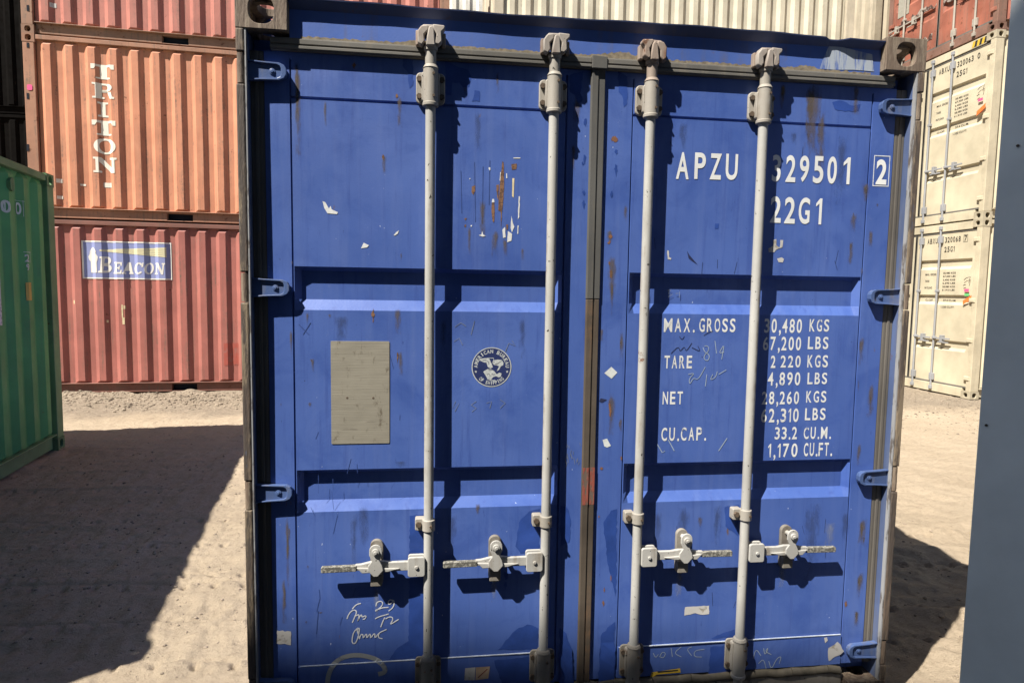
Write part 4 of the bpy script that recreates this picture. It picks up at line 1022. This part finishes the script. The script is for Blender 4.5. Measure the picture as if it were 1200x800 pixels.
for k, (u, v0, v1, w_) in enumerate(((952,98,190,7), (917,98,130,3), (1003,100,135,3), (890,150,158,2), (1000,250,272,3), (997,283,310,2), (717,300,350,5), (714,270,285,3), (716,460,510,4), (728,390,420,2), (727,490,505,2), (1014,215,236,4), (1020,270,290,2), (1009,395,430,2), (1020,450,490,3), (1006,520,545,2), (1010,608,640,4), (1007,670,700,3), (1003,715,735,3), (733,240,262,2), (705,385,400,2), (820,605,618,3), (760,345,380,2), (962,130,210,3))): run('rust_run', M_RUSTF, dr, u, v0, v1, w_, k+1)
for k, (u, v0, v1, w_) in enumerate(((441,688,722,4), (579,676,705,4), (426,590,640,6), (415,600,660,5), (530,603,640,5), (612,372,420,4), (400,370,400,8), (520,372,420,4), (470,540,547,8), (560,130,180,4))): run('pale_run' if k < 2 else 'dirt_run', M_PALERUN if k < 2 else M_DIRTRUN, dl, u, v0, v1, w_, k)
for k, (u, v0, v1, w_) in enumerate(((796,668,702,4), (916,655,690,4), (972,612,640,6), (800,592,660,7), (840,592,640,4), (950,590,680,8), (990,600,640,4), (770,600,650,4), (930,155,170,4), (800,142,176,5), (760,142,200,3), (985,158,240,5), (830,375,392,4))): run('pale_run' if k < 3 else 'dirt_run', M_PALERUN if k < 3 else M_DIRTRUN, dr, u, v0, v1, w_, k)
q = MB(); pol(q, zc([(275,352),(290,310),(510,278),(515,312),(330,328),(300,345)], 720, 740, 6.667), YS-.001); q.lay().build('yellow_label', M_YELLOW, dr, flip=False)
q = MB(); pol(q, zc([(335,302),(495,290),(495,300),(335,314)], 720, 740, 6.667), YS-.0015); q.lay().build('label_print', M_BLACKP, dr, flip=False)
q = MB(); pol(q, zc([(655,425),(685,432),(660,446),(648,440)], 540, 360, 4), YS-.0012); pol(q, zc([(100,455),(112,475),(150,520),(120,500),(108,490)], 780, 180, 4), YS-.0012); q.lay().build('dark_chip', M_CHALKD, dr, flip=False, split=True)
# data plate
a, b = px(387.5, 399.5, DY), px(456.5, 519, DY)
q = MB(); q.prism(rrect(a.x, b.x, b.z, a.z, .003), DY-.0055, DY-.0028); q.lay().build('metal_plate', M_PLATE, dl, bevel=.0008)
q = MB()
for u, v in ((407, 466), (437.5, 466)): p = px(u, v, DY); q.cyl((p.x, DY-.0075, p.z), (p.x, DY-.005, p.z), .0032, 14, .0045)
q.lay().build('rivet', M_BOLT, dl, split=True)

# survey society roundel
ce = px(576, 430, DY); RE = .0715
ex = lambda a, r: (ce.x+r*math.cos(math.radians(a)), ce.z+r*math.sin(math.radians(a)))
q = MB(); q.sheet([ex(a, RE*.96) for a in range(0, 360, 6)], YS-.0003); q.lay().build('roundel_ground', flat('roundel_blue', (.02, .03, .10), .5, .12), dl, flip=False)
q = MB()
for a in range(0, 360, 6): q.sheet([ex(a, RE), ex(a+6, RE), ex(a+6, RE*.955), ex(a, RE*.955)], YS-.0008)
def arc_text(q, s, a0, a1, r0, r1, up=True):
    n = len(s)
    for i, ch in enumerate(s):
        if ch == ' ': continue
        v, f = glyphs(ch, .03); ax, bx_ = min(p[0] for p in v), max(p[0] for p in v); w_ = bx_-ax
        t = math.radians(a0+(a1-a0)*(i+.5)/n); hw = RE*(r0+r1)/2*abs(math.radians(a1-a0))/n*(.40 if ch != 'I' else .16)
        rad = Vector((math.cos(t), math.sin(t))); tan = Vector((math.sin(t), -math.cos(t)))
        if not up: rad, tan = -rad, -tan
        rm = RE*(r0+r1)/2; c_ = Vector((ce.x, ce.z))+(rad if up else -rad)*rm; az = min(p[1] for p in v); hz_ = max(p[1] for p in v)-az
        q.add([(*(lambda g: (g.x, YS-.0008, g.y))(c_+tan*((p[0]-(ax+bx_)/2)/w_*2*hw)+rad*(((p[1]-az)/hz_-.5)*RE*(r1-r0))),) for p in v], f)
arc_text(q, 'AMERICAN BUREAU', 183, -3, .70, .89)
arc_text(q, 'OF SHIPPING', 222, 318, .70, .89, False)
for a in (196, -16):
    c_ = ex(a, RE*.82); q.sheet([(c_[0]+(.0055 if k % 2 == 0 else .0023)*math.sin(k*math.pi/5), c_[1]+(.0055 if k % 2 == 0 else .0023)*math.cos(k*math.pi/5)) for k in range(10)], YS-.0008)
ze = lambda p: pp(zc(p, 546, 400, 13.333))
for p in ([(215,275),(260,262),(330,258),(365,270),(400,345),(420,400),(380,420),(340,395),(320,330),(280,325),(225,300)],
          [(420,300),(450,290),(500,280),(560,290),(585,330),(580,370),(545,385),(515,440),(480,465),(500,420),(520,385),(480,370),(440,365),(415,340)],
          [(270,470),(300,450),(345,425),(400,432),(445,465),(480,510),(520,485),(555,495),(545,545),(510,560),(470,540),(430,550),(405,575),(390,600),(330,570),(300,520)]):
    q.sheet(ze(p), YS-.0008)
for p in ([(330,575),(350,590),(385,605),(440,605)], [(435,618),(455,600),(445,595)], [(330,258),(430,258),(435,300)]): q.ribbon(ze(p), .0022, YS-.0009)
q.lay().build('roundel_marking', flat('roundel_white', (.42, .44, .43), .6, .2, 90), dl, flip=False)
q = MB()
for p in ([(450,350),(490,350),(540,310),(560,305)], [(430,330),(445,310)], [(350,430),(385,445),(420,440)], [(330,520),(360,500),(380,540)], [(400,500),(430,520),(460,510)], [(330,300),(350,320),(360,360)], [(260,290),(320,290)]): q.ribbon(ze(p), .0016, YS-.0013)
q.lay().build('roundel_line', M_CHALKD, dl, flip=False)

# writing on the right leaf
def line(q, s, u0, v0, u1, v1, y, bold=.012):
    um, vm = (u0+u1)/2, (v0+v1)/2
    x0, x1 = px(u0, vm, DY).x, px(u1, vm, DY).x; z1, z0 = px(um, v0, DY).z, px(um, v1, DY).z
    put_line(q, s, x0, x1, z0, z1, y, bold) if len(s) > 1 else put_text(q, s, x0, x1, z0, z1, y, bold)
q = MB()
for a in (('A',792.5,178.5,807.5,210),('P',814,179,827,210),('Z',832,180,845.5,210.5),('U',850.5,180.5,864.5,211),('3',905,181.5,915,213),('2',921,182,932.5,213.5),('9',937,182.5,948,213.5),('5',953,183,965,215),('0',969.5,183.5,980.5,215.5),('1',988,184.5,996,216),('2',903,230,915.5,261),('2',919.5,231,932,262),('G',936,231.5,949,262.5),('1',956,232.5,963,263)): q = MB(); line(q, *a, YS-.0022, .02); q.lay().build('number_lettering', M_WHITE, dr, flip=False)
q = MB(); line(q, '2', 1026.5, 187, 1039, 216.5, YS-.0022, .03)
q.lay().build('check_digit', M_WHITE, dr, flip=False)
q = MB(); a, b = px(1024.3, 182, DY), px(1041, 219, DY)
for x0, x1, z0, z1 in ((a.x, b.x, a.z-.0035, a.z), (a.x, b.x, b.z, b.z+.0035), (a.x, a.x+.0035, b.z+.0035, a.z-.0035), (b.x-.0035, b.x, b.z+.0035, a.z-.0035)): q.sheet([(x0, z0), (x1, z0), (x1, z1), (x0, z1)], YS-.001)
q.lay().build('digit_frame', M_CHALK, dr, flip=False)
q = MB()
for s, u0, v0, u1, v1 in (('MAX.',778,373,814,389),('GROSS',819.5,373,862,389),('TARE',778.5,416.5,811,431.5),('NET',776.5,458.5,800,473.5),('CU.CAP.',775,500.5,827,516),
    ('30,480',896,373.5,940,390),('KGS',949,374,972,388.5),('67,200',894.5,394.5,939,410.5),('LBS',947,394.5,971,409),('2',903.5,416.5,909,431),('220',915,416.5,938.5,430.5),('KGS',946.5,416,970.5,430.5),('4,890',900,436,938,451.5),('LBS',946.5,436.5,969.5,450),
    ('28,260',893,458.5,936.5,473.5),('KGS',945,458,968.5,471.5),('62,310',892,478.5,936,494.5),('LBS',943.5,478,967.5,492),('33.2',908,500,934,514.5),('CU.M.',942,500,973.5,514),('1,170',900,519.5,934.5,535.5),('CU.FT.',942,518.5,974.5,534)):
    q = MB(); line(q, s, u0, v0, u1, v1, YS-.0004, .016); q.lay().build('weight_lettering', M_WHITE2, dr, flip=False)
# marker scribbles
zg = lambda p: pp(zc(p, 395, 690, 11.43))
def smooth(p, k=3):
    for _ in range(2):
        o = [p[0]]
        for a, b in zip(p, p[1:]): o += [(a[0]*.75+b[0]*.25, a[1]*.75+b[1]*.25), (a[0]*.25+b[0]*.75, a[1]*.25+b[1]*.75)]
        p = o+[p[-1]]
    return p
q = MB()
for i, p in enumerate(([(205,260),(240,215),(280,190),(320,183)], [(135,390),(150,340),(190,285),(245,268),(265,300),(240,360),(205,440)], [(250,350),(300,325),(285,400),(270,430),(310,350),(330,330),(335,370),(380,345),(390,360),(375,390),(345,395)],
    [(520,220),(530,170),(580,150),(615,170),(600,220),(550,260),(510,290),(520,270),(560,260),(610,240),(690,235)], [(745,140),(700,135),(680,180),(700,200),(740,170),(755,130),(768,180),(750,240),(690,285)], [(510,390),(560,360),(690,325)], [(640,370),(610,430),(585,500)], [(650,390),(700,360),(745,370),(745,410),(710,460),(740,450),(825,395)],
    [(280,510),(225,560),(205,640),(200,700),(225,725),(260,700),(290,600),(300,520),(290,510),(265,540),(290,600),(300,670),(310,620),(330,590),(350,600),(350,655),(380,600),(400,590),(395,655),(430,600),(450,590),(445,655),(490,590),(510,590),(505,655),(560,575),(665,530)], [(560,590),(550,640),(610,655)])): q.ribbon(smooth(zg(p)), .0038, YS-.0012-.0001*i)
q.lay().build('marker_writing', M_CHALK, dl, flip=False)
q = MB(); q.ribbon(smooth(pp(zc([(325,370),(325,330),(335,280),(365,220),(425,175),(520,155),(620,170),(690,200),(728,240),(728,275),(680,287)], 330, 740, 6))), .017, YS-.0012); q.lay().build('faded_arc', M_CHALKG, dl, flip=False)
q = MB()
for i, p in enumerate((zc([(85,470),(90,500),(88,520)], 270, 360, 4), [(533,383),(540,378),(546,382)], [(553,386),(556,376),(552,392)], [(532,400),(538,396),(542,404)], [(534,470),(530,478),(538,472),(533,482)], [(558,470),(552,474),(558,478),(553,482)], [(570,472),(576,470),(574,478)], [(586,468),(592,472),(586,478)], [(592,412),(596,402),(604,405),(600,399)], zc([(560,650),(575,680),(570,700)], 540, 480, 4))): q.ribbon(pp(p), .0022, YS-.0012)
for i in range(16):
    r = random.Random(i); u, v = 660+r.random()*20, 518+r.random()*24; q.ribbon(pp([(u, v), (u+r.uniform(-2, 2), v+r.uniform(3, 8))]), .0018, YS-.0013)
q.lay().build('chalk_scribble', M_CHALKF, dl, flip=False)
zw = lambda p: pp(zc(p, 760, 330, 5.717))
q = MB()
for i, p in enumerate(([(375,430),(400,430),(405,460),(375,490),(370,520),(400,530),(410,490),(375,470),(365,440)], [(445,395),(455,480)], [(500,430),(470,480),(505,470)], [(505,430),(490,520)], [(265,620),(310,610),(270,650),(275,690),(300,640),(330,660),(380,570)], [(390,620),(380,700)], [(430,620),(410,660),(450,640),(460,600)], [(470,620),(520,590)])): q.ribbon(smooth(zw(p)), .0024, YS-.0016-.0001*i)
for i, p in enumerate(([(770,520),(776,530),(779,528)], [(842,528),(852,513)], [(783,515),(790,528)])): q.ribbon(pp(p), .003, YS-.0016)
zo = lambda p: pp(zc(p, 720, 740, 6.667))
for i, p in enumerate(([(300,160),(320,200),(340,170)], [(350,190),(370,150),(400,160),(380,200),(355,190)], [(440,120),(450,190)], [(520,110),(460,160),(520,190)], [(600,110),(560,130),(600,180)], [(700,130),(620,140),(620,190),(680,190)])): q.ribbon(smooth(zo(p)), .0024, YS-.0013)
zo = lambda p: pp(zc(p, 780, 560, 3.333))
for i, p in enumerate(([(340,700),(350,660),(370,690)], [(380,660),(385,690),(400,655),(385,672),(410,685)], [(360,720),(380,700),(390,740)], [(400,710),(410,745),(430,700),(450,690),(440,720)])): q.ribbon(smooth(zo(p)), .0026, YS-.0013)
q.lay().build('chalk_scribble', flat('greenish_chalk', (.3, .36, .42), .8, .2), dr, flip=False)
q = MB()
for i, p in enumerate(([(150,480),(200,430),(210,470),(240,430),(250,470),(290,410)], [(290,440),(350,470),(330,430)], [(205,365),(225,390),(240,365)], [(370,360),(400,340),(430,330)])): q.ribbon(smooth(zw(p)), .0022, YS-.0014)
q.lay().build('dark_scribble', M_CHALKD, dr, flip=False)
q = MB()
for p in ([(135,60),(165,55),(145,80),(175,85),(140,105)], [(195,80),(215,78)], [(222,65),(220,110)]): q.ribbon(zw(p), .0022, DY+TD-.004)
q.build('chalk_scribble', M_CHALKF, dr, flip=False)
q = MB()
for s in range(14):
    r = random.Random(70+s); u, v = r.uniform(355, 480), r.uniform(380, 740); q.ribbon(pp([(u, v), (u+r.uniform(-5, 5), v+r.uniform(4, 22))]), .0014, YS-.0005)
for p in ([(350,380),(362,392)], [(364,378),(355,392)], [(371,716),(375,700),(374,690)], [(371,742),(373,715)], [(540,200),(541,250)], [(556,190),(557,260)], [(566,195),(565,262)], [(574,188),(573,240)]): q.ribbon(pp(p), .0024, YS-.0005)
q.lay().build('scratch', M_SCR, dl, flip=False, split=True)
q = MB()
for s in range(16):
    r = random.Random(170+s); u, v = r.uniform(760, 990), r.choice((r.uniform(140, 175), r.uniform(270, 310), r.uniform(600, 730))); q.ribbon(pp([(u, v), (u+r.uniform(-4, 4), v+r.uniform(4, 18))]), .0014, YS-.0005)
q.lay().build('scratch', M_CHALKD, dr, flip=False, split=True)
# pale strips that paint the light caught along the bottom seams and the outer seams
for d, x0, x1 in ((dl, -1.05, -.13), (dr, .125, 1.04)):
    q = MB(); q.box(x0, x1, DY-.0075, DY-.0045, .2945, .2975); q.build('seam_highlight', flat('seam_highlight_paint', (.5, .55, .62), .5, .4, 12), d)
